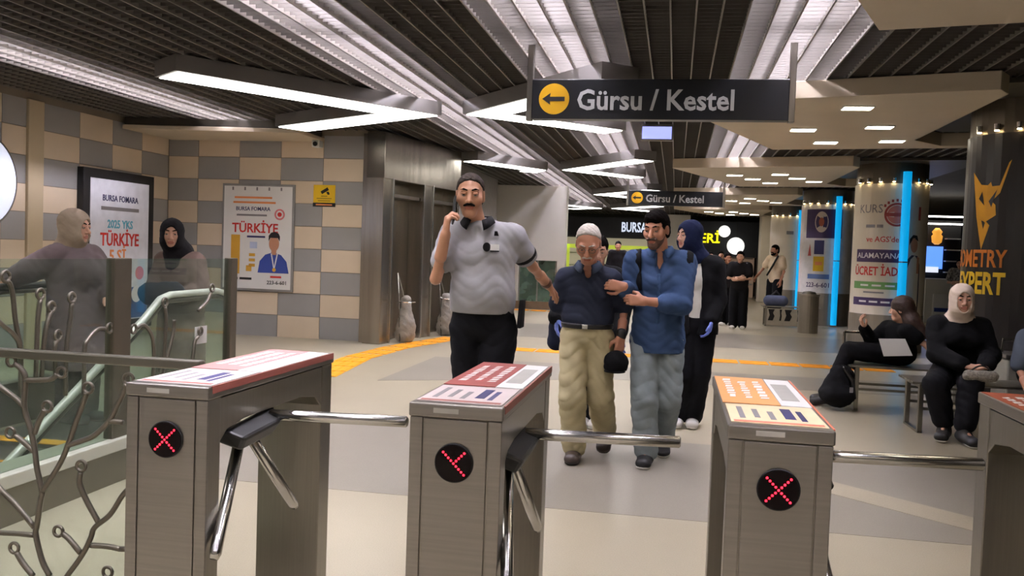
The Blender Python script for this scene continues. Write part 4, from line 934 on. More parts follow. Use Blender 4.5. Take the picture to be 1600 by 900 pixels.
        part('hair', sdf(cr, fine*1.3, 0, [], wr=(.004,2.,3.), pad=.03), o['hairm'])
    elif o.get('hair') == 'hijab':
        fl = o.get('drape',.12)
        cr = [('el',L(0,-.016,.036),R,(.097*hs,.118*hs,.106*hs),.03,'u'),('el',L(0,.016,-.045),R,(.088*hs,.096*hs,.094*hs),.03,'u'),
              RC(L(0,-.02,-.06),N_+np.array([0,0,-.01]),.085*hs,fl*.9,.05), RC(N_-np.array([0,0,.03]),(N_*.55+J['shL']*.45),fl*.75,fl*.55,.05), RC(N_-np.array([0,0,.03]),(N_*.55+J['shR']*.45),fl*.75,fl*.55,.05)]
        if 'bib' in o: cr.append(RC(N_,o['bib'],fl*.8,fl*.6,.05))
        fz = o.get('faceopen',(.058,.088)); cr.append(('el',L(0,.115,-.014),R,(fz[0]*hs,.095*hs,fz[1]*hs),.004,'s'))
        part('headscarf', sdf(cr, fine*1.2, 0, [], wr=(.0022,.7,2.6), pad=.03), o['hairm'])
    if 'moustache' in o: part('moustache', sdf([RC(L(-.003,.103,-.043),L(-.028,.094,-.052),.0085*hs,.006*hs,.006),RC(L(.003,.103,-.043),L(.028,.094,-.052),.0085*hs,.006*hs,.006)],.0035,pad=.01,wr=(.001,.3,8)), o['moustache'])
    if 'beard' in o:
        bp = [p if p[-1] == 's' else p for p in hp[:3]]
        part('beard', sdf(bp+[('rc',L(-.03,.09,-.05),L(.03,.09,-.05),.008*hs,.008*hs,.006,'u')], fine, .0025, [(L(0,0,-.042),R.T@np.array([0,.35,-1.])),(L(0,.0,0),R.T@np.array([0,1.,0]))]+[], pad=.02), o['beard'])
    if 'glasses' in o:
        gl = MB()
        for sx in (1,-1):
            gl.tube([L(sx*.033+.024*math.cos(t*math.pi/8),.098,.006+.017*math.sin(t*math.pi/8)) for t in range(17)],.002,6)
            gl.tube([L(sx*.056,.096,.012),L(sx*.08,.05,.012),L(sx*.082,-.01,.01)],.002,6)
        gl.tube([L(-.01,.1,.01),L(.01,.1,.01)],.002,6); gl.build('glasses', o['glasses'], body)
    # garments
    for g in o.get('wear',()):
        k = g['k']; mt = g['m']; gh = g.get('h',h); nm = g.get('name',k); off = g.get('off',.012); wr = (g.get('wr',.0035),g.get('seed',.4),g.get('fq',1.))
        if k == 'top':
            pr = list(torso)
            for sx in 'LR':
                fu,ff = g.get('sleeve'+sx, g.get('sleeve',(1,1))); pr += arm(sx,fu,ff,g.get('loose',.006))
            pr += g.get('add',[])
            pr.append(RC(N_-np.array([0,0,.02]), L(0,-.02,-.06), .058*s, .058*s, .008, 's'))
            if 'vneck' in g: v = g['vneck']; pr.append(('el',v[0],np.eye(3) if len(v) < 3 else v[2],v[1],.006,'s'))
            for sp in g.get('sub',()): pr.append(sp)
            part(nm, sdf(pr, gh, off, g.get('cuts',()), wr), mt)
        elif k == 'trousers':
            pr = [FC(P_,W_,(hw,hd),(ww,wd),hsd)]
            for sx in 'LR': pr += [q[:-2]+(.014,'u') for q in leg(sx, *g.get('r',(.088,.070,.06)), g.get('fr',.97))]
            part(nm, sdf(pr, gh, off, g.get('cuts',()), wr), mt)
        elif k == 'band':
            pr = list(torso); part(nm, sdf(pr, g.get('h',.007), off, g['cuts']), mt)
        elif k == 'free':
            part(nm, sdf(g['prims'], gh, g.get('off',0.), g.get('cuts',()), wr if g.get('wr') else None), mt)
        elif k == 'cuff':      # band around the end of a sleeve
            a,b = J['sh'+g['side']],J['el'+g['side']]; 
            if g.get('fore'): a,b = J['el'+g['side']],J['wr'+g['side']]
            p,q = a+(b-a)*g['f'][0], a+(b-a)*g['f'][1]
            part(nm, sdf([RC(p,q,g['r'],g['r'],.0)], .006, 0, [(p,b-a),(q,a-b)]), mt)
        elif k == 'shoes':
            for sx in 'LR':
                a,t = J['an'+sx],J['toe'+sx]; gz = o.get('ground'+sx, 0.); up = unit(o.get('soleN'+sx,(0,0,1)))
                hl = a-up*.045*s-unit((t-a)-(t-a)@up*up)*.035*s
                sdv = np.cross(t-hl,up); pr = [FC(hl,t,(.044*s,.034*s),(.046*s,.030*s),sdv,.02), RC(a+up*.01,hl+(t-hl)*.25,.044*s,.038*s,.03)]
                bot = o.get('soleP'+sx, (t[0],t[1],gz)); sh = part('shoe', sdf(pr, .007, .008, [(np.array(bot)+up*.004,up),(a+up*.045,-up)]), mt)
                if sh is not None: part('sole', sdf([FC(hl,t,(.046*s,.036*s),(.048*s,.034*s),sdv,.02)], .007, .011, [(bot,up),(np.array(bot)+up*.022,-up)]), g['sole'], sh)
        elif k == 'collar':
            fwv = unit(np.cross([0,0,1],sd)); fwv = fwv if fwv@R[1] > 0 else -fwv; rt = np.cross(fwv,[0,0,1]); mbs = MB(); pts = []
            c0 = N_+np.array(g.get('c',(0,0,.0))); op = g.get('open',22); nn = 24; vs = []
            for i in range(nn+1):
                t = math.radians(op+(360-2*op)*i/nn); dr = fwv*math.cos(t)+rt*math.sin(t); fr = max(0,math.cos(t))**2
                tilt = -fwv*0
                vs += [c0+dr*(.066*s)+np.array([0,0,.046-.034*fr]), c0+dr*(.074*s)+np.array([0,0,.050-.034*fr]), c0+dr*((.100+.024*fr)*s)+np.array([0,0,.012-.055*fr]), c0+dr*((.090+.022*fr)*s)+np.array([0,0,.004-.052*fr])]
            fs = [(4*i+a,4*i+4+a,4*i+4+(a+1)%4,4*i+(a+1)%4) for i in range(nn) for a in range(4)]+[(0,1,2,3),(4*nn+3,4*nn+2,4*nn+1,4*nn)]
            mbs.add(vs,fs).build('collar', mt, body, smooth=True)
    for sx in 'LR':
        q = o.get('hand'+sx)
        if q and q.get('glove'):
            part('glove', sdf(hand_prims(J['wr'+sx],q['d'],q['n'],sx,q.get('curl',.3),s*1.08,0,q.get('thumb',.5))+[RC(J['el'+sx]*.25+J['wr'+sx]*.75,J['wr'+sx],.040*s,.031*s,.012)], .0055, pad=.02), q['glove'])
    return body, L, R

# ================================================================== the cast
GLOVE = mat('blue_nitrile', (104,120,190), .45, 0, .06, 12, .1, 60)
SKA, SKB, SKC, SKD = (176,128,100), (168,116,90), (172,120,94), (196,150,126)
HAIRG = mat('hair_greying', (50,44,40), .9, 0, .5, 40, .4, 160, spec=.05); HAIRW = mat('hair_silver', (176,168,156), .7, 0, .15, 40, .4, 160); HAIRD = mat('hair_dark', (15,12,11), .9, 0, .3, 40, .4, 160, spec=.04)
GREYPOLO = cloth('polo_grey', (150,148,150)); BLKTRIM = cloth('trim_black', (22,21,22)); BLKTR = cloth('trousers_black', (13,13,17), .8)
NAVYPOLO = cloth('polo_navy', (37,41,54)); KHAKI = cloth('chinos_khaki', (176,164,128)); DENIMS = cloth('shirt_denim', (50,68,98), .85, .3, 240); JEANS = cloth('jeans_pale', (128,136,138), .85, .35, 260, .16)
BLKJ = cloth('jacket_black', (15,15,17)); GREYSH = cloth('shirt_pale', (196,192,182)); LEATH = mat('leather_black', (16,15,15), .4)
SHOEB = mat('shoe_brown', (54,44,38), .45); SOLEB = mat('sole_dark', (38,32,28), .7); SOLEW = mat('sole_white', (206,202,190), .6); SHOEK = mat('shoe_black', (28,27,28), .6); SHOEW = mat('shoe_white', (206,202,194), .6)
Z = np.array
# --- man on the phone
J = dict(head=(-1.165,4.84,1.745), neck=(-1.125,4.9,1.585), chest=(-1.09,4.9,1.40), waist=(-1.085,4.9,1.18), pelvis=(-1.085,4.92,1.02),
    shL=(-.925,4.92,1.515), shR=(-1.275,4.9,1.52), elL=(-.835,5.12,1.35), wrL=(-.785,5.42,1.235), elR=(-1.325,4.74,1.265), wrR=(-1.255,4.66,1.515),
    hipL=(-.99,4.93,.98), hipR=(-1.17,4.93,.98), knL=(-1.0,4.86,.53), knR=(-1.16,4.96,.53), anL=(-1.0,4.92,.09), anR=(-1.15,5.12,.10), toeL=(-.99,4.74,.04), toeR=(-1.16,4.95,.05))
b1, L1, R1 = person('man in grey polo shirt and black trousers talking on a mobile phone', J, dict(face=(.19,-1,-.10), skin=SKA, hs=1.0, s=1.03, torso=(.172,.12,.165,.125,.170,.115), h=.008, fine=.004, hfine=.004,
    belly=((-1.085,4.86,1.20),(.13,.11,.14)), hair='short', hairm=HAIRG, hairline=(.066,.090), hairth=.006, moustache=HAIRD, browm=HAIRD,
    handL=dict(d=(.34,.80,-.50), n=(-.3,.35,-.8), curl=.28, thumb=.3, spread=.2), handR=dict(d=(.12,-.05,1.), n=(.9,.45,0), curl=.75, thumb=.25),
    wear=[dict(k='top', name='polo_shirt', m=GREYPOLO, sleeve=(.60,0), loose=.008, off=.012, cuts=[((0,0,1.075),(0,0,1))], vneck=((-1.11,4.74,1.55),(.035,.09,.06)), wr=.0045, fq=1.3),
        dict(k='collar', m=BLKTRIM, open=26, c=(.005,-.03,.0)), dict(k='trousers', m=BLKTR, cuts=[((0,0,1.11),(0,0,-1))], r=(.098,.078,.066), off=.008, wr=.006),
        dict(k='cuff', name='sleeve_cuff', side='L', f=(.53,.625), r=.073, m=BLKTRIM), dict(k='cuff', name='sleeve_cuff', side='R', f=(.53,.61), r=.066, m=BLKTRIM),
        dict(k='free', name='wristband', m=mat('wristband_brown',(92,62,48),.6), prims=[RC((-.792,5.375,1.252),(-.790,5.39,1.247),.036,.036,.0)], h=.005),
        dict(k='shoes', m=LEATH, sole=SOLEB)]))
fn = plane_fn((-1.015,4.778,1.455),(.97,.22,0),(0,0,1))
shape(b1,'chest_badge',disc_geo(.022,20,-.03,0,.026),fn,BLKTRIM,.008); shape(b1,'chest_badge',rect_geo(.05,.034,1,.016,0),fn,PAPERW,.012); shape(b1,'chest_badge',rect_geo(.05,.006,1,.016,-.022),fn,BLKTRIM,.010)
shape(b1,'shoulder_mark',poly_geo([(-.013,-.012),(-.008,.014),(.008,.014),(.013,-.012)]),plane_fn((-1.0,4.81,1.535),(.97,.22,0),(0,-.5,.86)),BLKTRIM,.010)
ho = MB().add([(-.875,4.86,1.0),(-.845,4.84,1.0),(-.845,4.95,1.0),(-.875,4.97,1.0),(-.865,4.87,1.16),(-.835,4.85,1.165),(-.835,4.92,1.165),(-.865,4.94,1.16)],[(0,3,2,1),(4,5,6,7),(0,1,5,4),(1,2,6,5),(2,3,7,6),(3,0,4,7)]).build('radio_holster', BLKTRIM, b1, bevel=.006)
ph = empty('mobile_phone', (-1.243,4.70,1.58), 'dark mobile phone held to the ear of the man in grey', 'phone')
MB().box(-.005,.005,-.036,.036,-.075,.075).build('case', BLACKP, ph, bevel=.003); MB().box(.005,.006,-.032,.032,-.07,.07).build('screen', LEDG, ph)
ph.location = (-1.228,4.725,1.655); ph.rotation_euler = (math.radians(-18),math.radians(4),math.radians(20))
for c in ph.children: c.matrix_parent_inverse = Matrix.Identity(4)

# --- elderly man
J = dict(head=(-.578,5.83,1.505), neck=(-.582,5.97,1.355), chest=(-.585,6.02,1.19), waist=(-.585,6.04,1.0), pelvis=(-.585,6.03,.88),
    shL=(-.435,6.0,1.262), shR=(-.735,6.0,1.262), elL=(-.335,6.08,1.08), wrL=(-.345,5.98,.875), elR=(-.80,6.06,1.07), wrR=(-.70,6.26,1.0),
    hipL=(-.50,6.03,.86), hipR=(-.67,6.03,.86), knL=(-.475,6.02,.455), knR=(-.655,5.92,.45), anL=(-.452,6.30,.17), anR=(-.642,6.02,.085), toeL=(-.45,6.20,.06), toeR=(-.635,5.84,.04))
b2_, L2, R2 = person('elderly white haired man in navy polo and khaki trousers being helped along', J, dict(face=(0,-.86,-.52), skin=SKB, hs=1.02, torso=(.155,.115,.155,.12,.155,.11), h=.008, fine=.004, hfine=.004,
    hair='short', hairm=HAIRW, hairline=(.05,.098), hairth=.008, browm=HAIRW, moustache=HAIRW, glasses=DARKST, soleNL=(0,-.75,.66), solePL=(-.45,6.24,.045),
    handL=dict(d=(-.1,-.1,-1), n=(-.5,.86,0), curl=.7, thumb=.4), handR=dict(d=(.8,.3,-.1), n=(0,-.4,-1), curl=.5),
    wear=[dict(k='top', name='polo_shirt', m=NAVYPOLO, sleeve=(.95,0), loose=.012, off=.012, cuts=[((0,0,.925),(0,0,1))], vneck=((-.582,5.86,1.31),(.03,.09,.05)), wr=.005, fq=1.3),
        dict(k='collar', m=cloth('collar_navy',(50,57,70)), open=20, c=(0,-.03,-.01)), dict(k='trousers', m=KHAKI, cuts=[((0,0,.945),(0,0,-1))], r=(.090,.080,.072), off=.010, wr=.009),
        dict(k='band', name='belt', m=LEATH, off=.022, cuts=[((0,0,.925),(0,0,1)),((0,0,.96),(0,0,-1))]), dict(k='shoes', m=SHOEB, sole=SOLEB),
        dict(k='free', name='wrist_watch', m=LEATH, prims=[RC((-.343,5.99,.905),(-.344,5.985,.885),.036,.036,.0)], h=.005)]))
MB().box(-.605,-.565,5.868,5.882,.927,.958).build('belt_buckle', CHROME, b2_, bevel=.003)
cp = empty('peaked_hat', (-.36,5.95,.70), 'black cap held in the hand of the elderly man', 'cap')
def plain(name, pf, m_, parent): 
    o = bpy.data.objects.new(name, np_mesh(name,*pf)); COL.objects.link(o); o.data.materials.append(m_); o.parent = parent; o.matrix_parent_inverse = parent.matrix_basis.inverted(); return o
BLKC = cloth('cap_black', (14,14,16))
plain('crown', sdf([('el',(-.37,5.95,.70),np.eye(3),(.085,.075,.085),.02,'u')],.008,0,[((0,0,.65),(0,0,1))],wr=(.004,.2,2)), BLKC, cp); plain('brim', sdf([('el',(-.375,5.93,.645),np.eye(3),(.075,.06,.012),.01,'u')],.006), BLKC, cp)

# --- young man in denim shirt
J = dict(head=(-.135,6.02,1.62), neck=(-.10,6.1,1.465), chest=(-.10,6.12,1.27), waist=(-.10,6.12,1.05), pelvis=(-.10,6.12,.88),
    shL=(.065,6.10,1.405), shR=(-.275,6.12,1.40), elL=(.055,6.0,1.115), wrL=(-.20,5.90,1.135), elR=(-.30,6.10,1.16), wrR=(-.335,5.905,1.225),
    hipL=(-.015,6.12,.86), hipR=(-.185,6.12,.86), knL=(-.01,6.10,.46), knR=(-.17,6.0,.46), anL=(-.035,6.38,.14), anR=(-.145,6.06,.085), toeL=(-.03,6.22,.055), toeR=(-.155,5.88,.04))
b3, L3, R3 = person('young man in blue denim shirt and pale jeans holding the arm of the elderly man', J, dict(face=(-.42,-1,-.24), skin=SKC, torso=(.160,.115,.148,.105,.155,.108), h=.008, fine=.004, hfine=.004,
    hair='short', hairm=HAIRD, hairline=(.088,.074), hairth=.010, quiff=((0,.01,.085),(.066,.085,.05)), beard=mat('stubble_dark',(92,66,54),.7,0,.3,60), moustache=mat('stubble_lip',(60,44,36),.7), soleNL=(0,-.6,.8), solePL=(-.03,6.22,.02),
    handL=dict(d=(-1,-.05,.06), n=(-.1,1,-.1), curl=.55, thumb=.5), handR=dict(d=(-.95,-.12,.12), n=(-.15,1,-.1), curl=.6, thumb=.5),
    wear=[dict(k='top', name='denim_shirt', m=DENIMS, sleeveL=(1,.45), sleeveR=(1,.75), loose=.012, off=.014, cuts=[((-.1,6.1,.775),(0,0,1))], add=[FC((-.1,6.12,.90),(-.1,6.12,.74),(.160,.12),(.172,.13),(1,0,0))], vneck=((-.105,5.97,1.405),(.035,.085,.10)), wr=.0055, fq=1.3),
        dict(k='collar', m=cloth('collar_denim',(56,76,108)), open=24, c=(0,-.02,0)), dict(k='trousers', m=JEANS, cuts=[((0,0,.96),(0,0,-1))], r=(.090,.080,.070), off=.010, wr=.008),
        dict(k='band', name='backpack_strap', m=BLKJ, off=.036, cuts=[((-.0,0,0),(1,0,-.05)),((.05,0,0),(-1,0,.05)),((0,0,1.2),(0,0,1))]),
        dict(k='band', name='backpack_strap', m=BLKJ, off=.030, cuts=[((-.16,0,0),(-1,0,-.05)),((-.21,0,0),(1,0,.05)),((0,0,1.2),(0,0,1))]),
        dict(k='band', name='placket', m=cloth('collar_denim',(56,76,108)), off=.0185, cuts=[((-.088,0,0),(-1,0,0)),((-.116,0,0),(1,0,0)),((0,0,1.32),(0,0,-1)),((0,0,.92),(0,0,1)),((0,6.08,0),(0,-1,0))]),
        dict(k='free', name='earbud', m=SHOEW, prims=[RC(Z((-.06,6.02,1.612)),Z((-.062,6.012,1.595)),.007,.005,.003)], h=.004),
        dict(k='shoes', m=SHOEK, sole=SOLEW)]))
bk = empty('black_backpack', (-.10,6.36,1.0), 'black backpack worn by the young man in denim', 'backpack')
plain('bag', sdf([FC((-.10,6.345,1.02),(-.10,6.345,1.36),(.13,.07),(.12,.06),(1,0,0))],.014,0,[],wr=(.004,.3,1.5)), BLKJ, bk)

for c_,e_ in BAGS:
    x_,y_ = float(c_[0]),float(c_[1])
    plain('bag', sdf([RC((x_,y_,.13),(x_+.01,y_,.26),.15,.13,.04),RC((x_+.01,y_,.26),(x_,y_,.56),.13,.07,.05),RC((x_-.06,y_,.1),(x_-.05,y_,.2),.09,.08,.04),RC((x_,y_,.56),(x_,y_,.64),.06,.075,.03)],.016,0,[((0,0,.012),(0,0,1))],wr=(.011,.3,1.3)), BAG, e_)
# --- woman paramedic on the right
J = dict(head=(.105,7.46,1.62), neck=(.175,7.5,1.46), chest=(.185,7.52,1.27), waist=(.185,7.52,1.06), pelvis=(.185,7.52,.88),
    shL=(.325,7.5,1.375), shR=(.055,7.55,1.375), elL=(.365,7.52,1.09), wrL=(.315,7.42,.93), elR=(.0,7.6,1.09), wrR=(.0,7.5,.88),
    hipL=(.255,7.52,.84), hipR=(.11,7.52,.84), knL=(.235,7.5,.46), knR=(.10,7.45,.46), anL=(.20,7.58,.085), anR=(.075,7.56,.085), toeL=(.195,7.41,.04), toeR=(.06,7.39,.04))
b4, L4, R4 = person('woman in navy headscarf and open black jacket wearing blue gloves', J, dict(face=(-.95,-.7,-.05), skin=SKD, fem=True, hs=.98, torso=(.15,.11,.135,.10,.14,.11), h=.011, fine=.006,
    hair='hijab', hairm=cloth('scarf_navy',(20,27,52)), browm=HAIRD, drape=.10, handL=dict(d=(-.25,-.15,-1), n=(-.8,-.4,.1), curl=.35, glove=GLOVE), handR=dict(d=(0,0,-1), n=(.9,0,0), curl=.3, glove=GLOVE),
    wear=[dict(k='top', name='pale_shirt', m=GREYSH, sleeve=(.1,0), off=.010, cuts=[((0,0,.88),(0,0,1))]),
        dict(k='top', name='jacket', m=BLKJ, sleeve=(1,.95), loose=.014, off=.020, cuts=[((0,0,.80),(0,0,1))], add=[FC((.185,7.52,.9),(.185,7.52,.76),(.165,.12),(.175,.13),(1,0,0))], sub=[('el',(.175,7.36,1.13),np.eye(3),(.055,.13,.42),.01,'s')]),
        dict(k='trousers', m=BLKTR, cuts=[((0,0,.95),(0,0,-1))], r=(.10,.085,.075)), dict(k='shoes', m=SHOEW, sole=SOLEW)]))
# --- colleague hidden behind the elderly man
J = dict(head=(-.62,7.1,1.47), neck=(-.63,7.17,1.33), chest=(-.63,7.2,1.15), waist=(-.63,7.22,.97), pelvis=(-.63,7.22,.84),
    shL=(-.49,7.18,1.25), shR=(-.77,7.18,1.25), elL=(-.42,7.15,1.0), wrL=(-.42,7.0,.82), elR=(-.885,7.1,1.02), wrR=(-.925,6.93,.92),
    hipL=(-.56,7.22,.80), hipR=(-.70,7.22,.80), knL=(-.56,7.2,.44), knR=(-.68,7.2,.44), anL=(-.60,7.26,.085), anR=(-.70,7.3,.085), toeL=(-.60,7.1,.04), toeR=(-.70,7.14,.04))
person('person in black with a blue glove walking behind the elderly man', J, dict(face=(.1,-1,-.3), skin=SKD, hs=.95, h=.014, fine=.008, hair='short', hairm=HAIRD, torso=(.15,.11,.14,.105,.15,.11),
    handL=dict(d=(0,-.2,-1), n=(.9,0,0), curl=.4, glove=GLOVE), handR=dict(d=(.1,-.2,-1), n=(.9,.2,0), curl=.3, glove=GLOVE),
    wear=[dict(k='top', name='jacket', m=BLKJ, sleeve=(1,.95), loose=.02, off=.02, cuts=[((0,0,.74),(0,0,1))]), dict(k='trousers', m=BLKTR, cuts=[((0,0,.9),(0,0,-1))], r=(.095,.08,.07)), dict(k='shoes', m=SHOEW, sole=SOLEW)]))
kb = empty('dark_medical_bag', (-.935,7.0,.70), 'dark padded bag beside the elderly man, held by the gloved person', 'bag')
plain('bag', sdf([FC((-.93,7.06,.70),(-.93,7.06,.93),(.075,.06),(.06,.05),(1,0,0))],.012,0,[],wr=(.004,.3,1.5)), cloth('bag_navy',(26,30,44)), kb)

# --- seated woman in black
J = dict(head=(2.395,7.92,1.165), neck=(2.41,8.0,1.02), chest=(2.43,8.05,.85), waist=(2.44,8.1,.67), pelvis=(2.45,8.14,.575),
    shL=(2.575,8.0,.93), shR=(2.245,8.02,.93), elL=(2.64,7.92,.71), wrL=(2.53,7.68,.635), elR=(2.215,7.90,.70), wrR=(2.37,7.68,.635),
    hipL=(2.53,8.1,.56), hipR=(2.37,8.1,.56), knL=(2.42,7.66,.48), knR=(2.17,7.72,.46), anL=(2.36,7.56,.12), anR=(2.26,7.74,.12), toeL=(2.40,7.42,.045), toeR=(2.20,7.60,.045))
b5, L5, R5 = person('seated woman in black with beige headscarf on the bench', J, dict(face=(-.06,-1,-.02), skin=SKD, fem=True, hs=1.0, s=1.05, torso=(.175,.135,.165,.13,.165,.12), h=.0105, fine=.0055, groundL=0, groundR=0,
    hair='hijab', hairm=cloth('scarf_beige',(196,178,160)), browm=HAIRD, drape=.11, bust=(((2.36,7.94,.84),(2.50,7.94,.84)),(.085,.075,.08)), handL=dict(d=(-.85,-.3,-.1), n=(0,.4,-1), curl=.5), handR=dict(d=(.85,-.3,-.1), n=(0,.4,-1), curl=.5),
    wear=[dict(k='top', name='black_tunic', m=BLKJ, sleeve=(1,.86), loose=.016, off=.018, cuts=[((0,0,.46),(0,0,1))], wr=.007),
        dict(k='free', name='wide_trousers', m=BLKTR, off=.012, wr=.007, prims=[RC(J['hipL'],J['knL'],.105,.085,.02),RC(J['knL'],Z(J['anL'])*.85+Z(J['knL'])*.15,.085,.07,.012),RC(J['hipR'],J['knR'],.105,.09,.02),RC(J['knR'],Z(J['anR'])*.85+Z(J['knR'])*.15,.09,.07,.006)]),
        dict(k='shoes', m=SHOEK, sole=SOLEW)]))
hb_ = empty('patterned_handbag', (2.46,7.68,.48), 'small grey patterned handbag on the lap of the seated woman', 'handbag')
BAGP = mat('bag_pattern', (128,122,112), .7, 0, .45, 60, .5, 90)
plain('pouch', sdf([FC((2.38,7.60,.565),(2.56,7.60,.565),(.035,.045),(.035,.045),(0,1,0),.02)],.008,0,[],wr=(.003,.3,3)), BAGP, hb_); MB().tube([(2.39+.17*t/8,7.60,.60+.05*math.sin(math.pi*t/8)) for t in range(9)],.007,6).build('strap', LEATH, hb_)

# --- reclining person with long hair
J = dict(head=(2.21,9.12,1.005), neck=(2.23,9.2,.86), chest=(2.24,9.22,.74), waist=(2.25,9.22,.62), pelvis=(2.27,9.22,.565),
    shL=(2.15,9.36,.80), shR=(2.26,9.04,.80), elL=(2.0,9.36,.66), wrL=(1.9,9.28,.80), elR=(2.44,8.98,.66), wrR=(2.5,8.9,.52),
    hipL=(2.2,9.3,.555), hipR=(2.2,9.13,.555), knL=(1.78,9.32,.56), knR=(1.74,9.12,.565), anL=(1.62,9.36,.12), anR=(1.58,9.16,.12), toeL=(1.46,9.34,.045), toeR=(1.43,9.14,.045))
b6, L6, R6 = person('reclining person with long dark brown hair on the far bench, turned away', J, dict(face=(-.9,.45,-.1), skin=SKD, fem=True, hs=1.0, h=.012, fine=.007, eyes=False, torso=(.15,.11,.14,.105,.15,.11), hair='long', hairm=mat('hair_brown',(48,30,22),.55,0,.3,30,.4,120),
    locks=[((2.23,9.13,1.05),(2.30,9.06,.90),.085,.075),((2.30,9.06,.90),(2.40,9.02,.78),.075,.05)], handL=dict(d=(-.4,-.3,.8), n=(.8,0,.4), curl=.5), handR=dict(d=(.2,-.3,-1), n=(-.8,0,.1), curl=.3),
    wear=[dict(k='top', name='dark_top', m=BLKJ, sleeveL=(1,.9), sleeveR=(.4,0), loose=.012, off=.014, cuts=[((2.3,0,.5),(0,0,1))]), dict(k='trousers', m=BLKTR, r=(.095,.075,.065), off=.010, fr=.95), dict(k='shoes', m=SHOEK, sole=SOLEB)]))
pp = empty('paper_sheet', (2.06,8.9,.66), 'white sheet of paper held on the lap of the long haired person', 'paper')
MB().add([(1.97,8.93,.72),(2.20,8.88,.735),(2.27,8.86,.58),(2.02,8.91,.555),(1.97,8.933,.722),(2.20,8.883,.737),(2.27,8.863,.582),(2.02,8.913,.557)],[(0,3,2,1),(4,5,6,7),(0,1,5,4),(1,2,6,5),(2,3,7,6),(3,0,4,7)]).build('sheet', PAPERW, pp)
bp_ = empty('floor_backpack', (1.62,8.95,0), 'black backpack standing on the floor by the reclining person', 'backpack')
plain('bag', sdf([FC((1.60,8.95,.14),(1.66,8.97,.36),(.16,.11),(.11,.08),(1,0,0)),RC((1.55,8.87,.16),(1.70,8.87,.16),.08,.07,.05)],.012,0,[((0,0,.003),(0,0,1))],wr=(.006,.9,1.4)), cloth('backpack_black',(18,18,20)), bp_)
plain('strap', sdf([RC((1.66,8.9,.42),(1.74,8.86,.3),.018,.018,.01),RC((1.74,8.86,.3),(1.76,8.85,.14),.018,.018,.01)],.008), LEATH, bp_); MB().box(1.70,1.73,8.775,8.785,.2,.25).build('tag', GREYP, bp_)

# --- two women at the escalator
J = dict(head=(-4.50,5.9,1.50), neck=(-4.56,5.92,1.365), chest=(-4.53,5.94,1.18), waist=(-4.51,5.95,.98), pelvis=(-4.51,5.96,.82),
    shL=(-4.50,6.08,1.27), shR=(-4.60,5.80,1.26), elL=(-4.36,6.1,1.05), wrL=(-4.25,5.98,.98), elR=(-4.74,5.72,1.17), wrR=(-4.885,5.74,1.105),
    hipL=(-4.5,6.04,.78), hipR=(-4.52,5.88,.78), knL=(-4.48,6.03,.43), knR=(-4.5,5.88,.43), anL=(-4.5,6.04,.09), anR=(-4.52,5.88,.09), toeL=(-4.36,6.02,.04), toeR=(-4.38,5.86,.04))
MAUVE = cloth('tunic_mauve', (96,84,84))
person('woman in mauve brown tunic and taupe headscarf resting a hand on the escalator rail', J, dict(face=(.97,.10,-.08), skin=SKD, fem=True, hs=1.03, s=1.08, torso=(.20,.165,.19,.16,.17,.155), h=.013, fine=.006, hair='hijab', hairm=cloth('scarf_taupe',(150,134,116)), browm=HAIRD, drape=.115,
    bust=(((-4.40,5.86,1.16),(-4.40,6.0,1.16)),(.10,.09,.10)), handL=dict(d=(.6,-.4,-.4), n=(-.3,-.3,-.8), curl=.5), handR=dict(d=(-.9,.1,-.42), n=(-.2,0,-1), curl=.35, spread=.3),
    wear=[dict(k='top', name='tunic', m=MAUVE, sleeve=(1,.93), loose=.022, off=.022, cuts=[((0,0,.42),(0,0,1))], add=[FC((-4.51,5.96,.84),(-4.50,5.96,.40),(.20,.17),(.23,.20),(0,1,0))], wr=.006),
        dict(k='trousers', m=cloth('trousers_charcoal',(44,42,44)), r=(.10,.085,.08)), dict(k='shoes', m=SHOEK, sole=SOLEB)]))
J = dict(head=(-4.165,6.66,1.475), neck=(-4.15,6.74,1.335), chest=(-4.14,6.77,1.16), waist=(-4.14,6.78,.97), pelvis=(-4.14,6.78,.82),
    shL=(-4.01,6.76,1.245), shR=(-4.28,6.76,1.245), elL=(-3.93,6.72,1.03), wrL=(-4.02,6.56,.96), elR=(-4.345,6.72,1.03), wrR=(-4.27,6.56,.97),
    hipL=(-4.07,6.78,.78), hipR=(-4.21,6.78,.78), knL=(-4.07,6.76,.43), knR=(-4.21,6.76,.43), anL=(-4.07,6.8,.09), anR=(-4.21,6.8,.09), toeL=(-4.07,6.64,.04), toeR=(-4.21,6.64,.04))
person('woman in black headscarf and brown dress stepping up to the escalator', J, dict(face=(.50,-1,-.03), skin=SKD, fem=True, torso=(.165,.13,.155,.12,.155,.125), h=.013, fine=.006, hair='hijab', hairm=cloth('scarf_black',(20,18,20)), browm=HAIRD, drape=.12, bib=(-4.15,6.68,1.22), faceopen=(.055,.092),
    handL=dict(d=(-.8,-.4,-.1), n=(0,.4,-1), curl=.5), handR=dict(d=(.8,-.4,-.1), n=(0,.4,-1), curl=.5),
    wear=[dict(k='top', name='dress', m=cloth('dress_brown',(104,86,78)), sleeve=(1,.93), loose=.02, off=.018, cuts=[((0,0,.14),(0,0,1))], add=[FC((-4.14,6.78,.84),(-4.14,6.78,.12),(.17,.14),(.21,.19),(1,0,0))], wr=.006),
        dict(k='shoes', m=SHOEK, sole=SOLEB)]))
sc_ = empty('dark_shopping_bag', (-4.2,6.5,.9), 'dark bag held in front by the woman in the black headscarf', 'bag'); plain('bag', sdf([FC((-4.27,6.50,.98),(-4.03,6.50,1.0),(.05,.09),(.05,.09),(0,1,0),.02)],.012,0,[],wr=(.004,.4,1.5)), cloth('bag_slate',(44,48,54)), sc_)

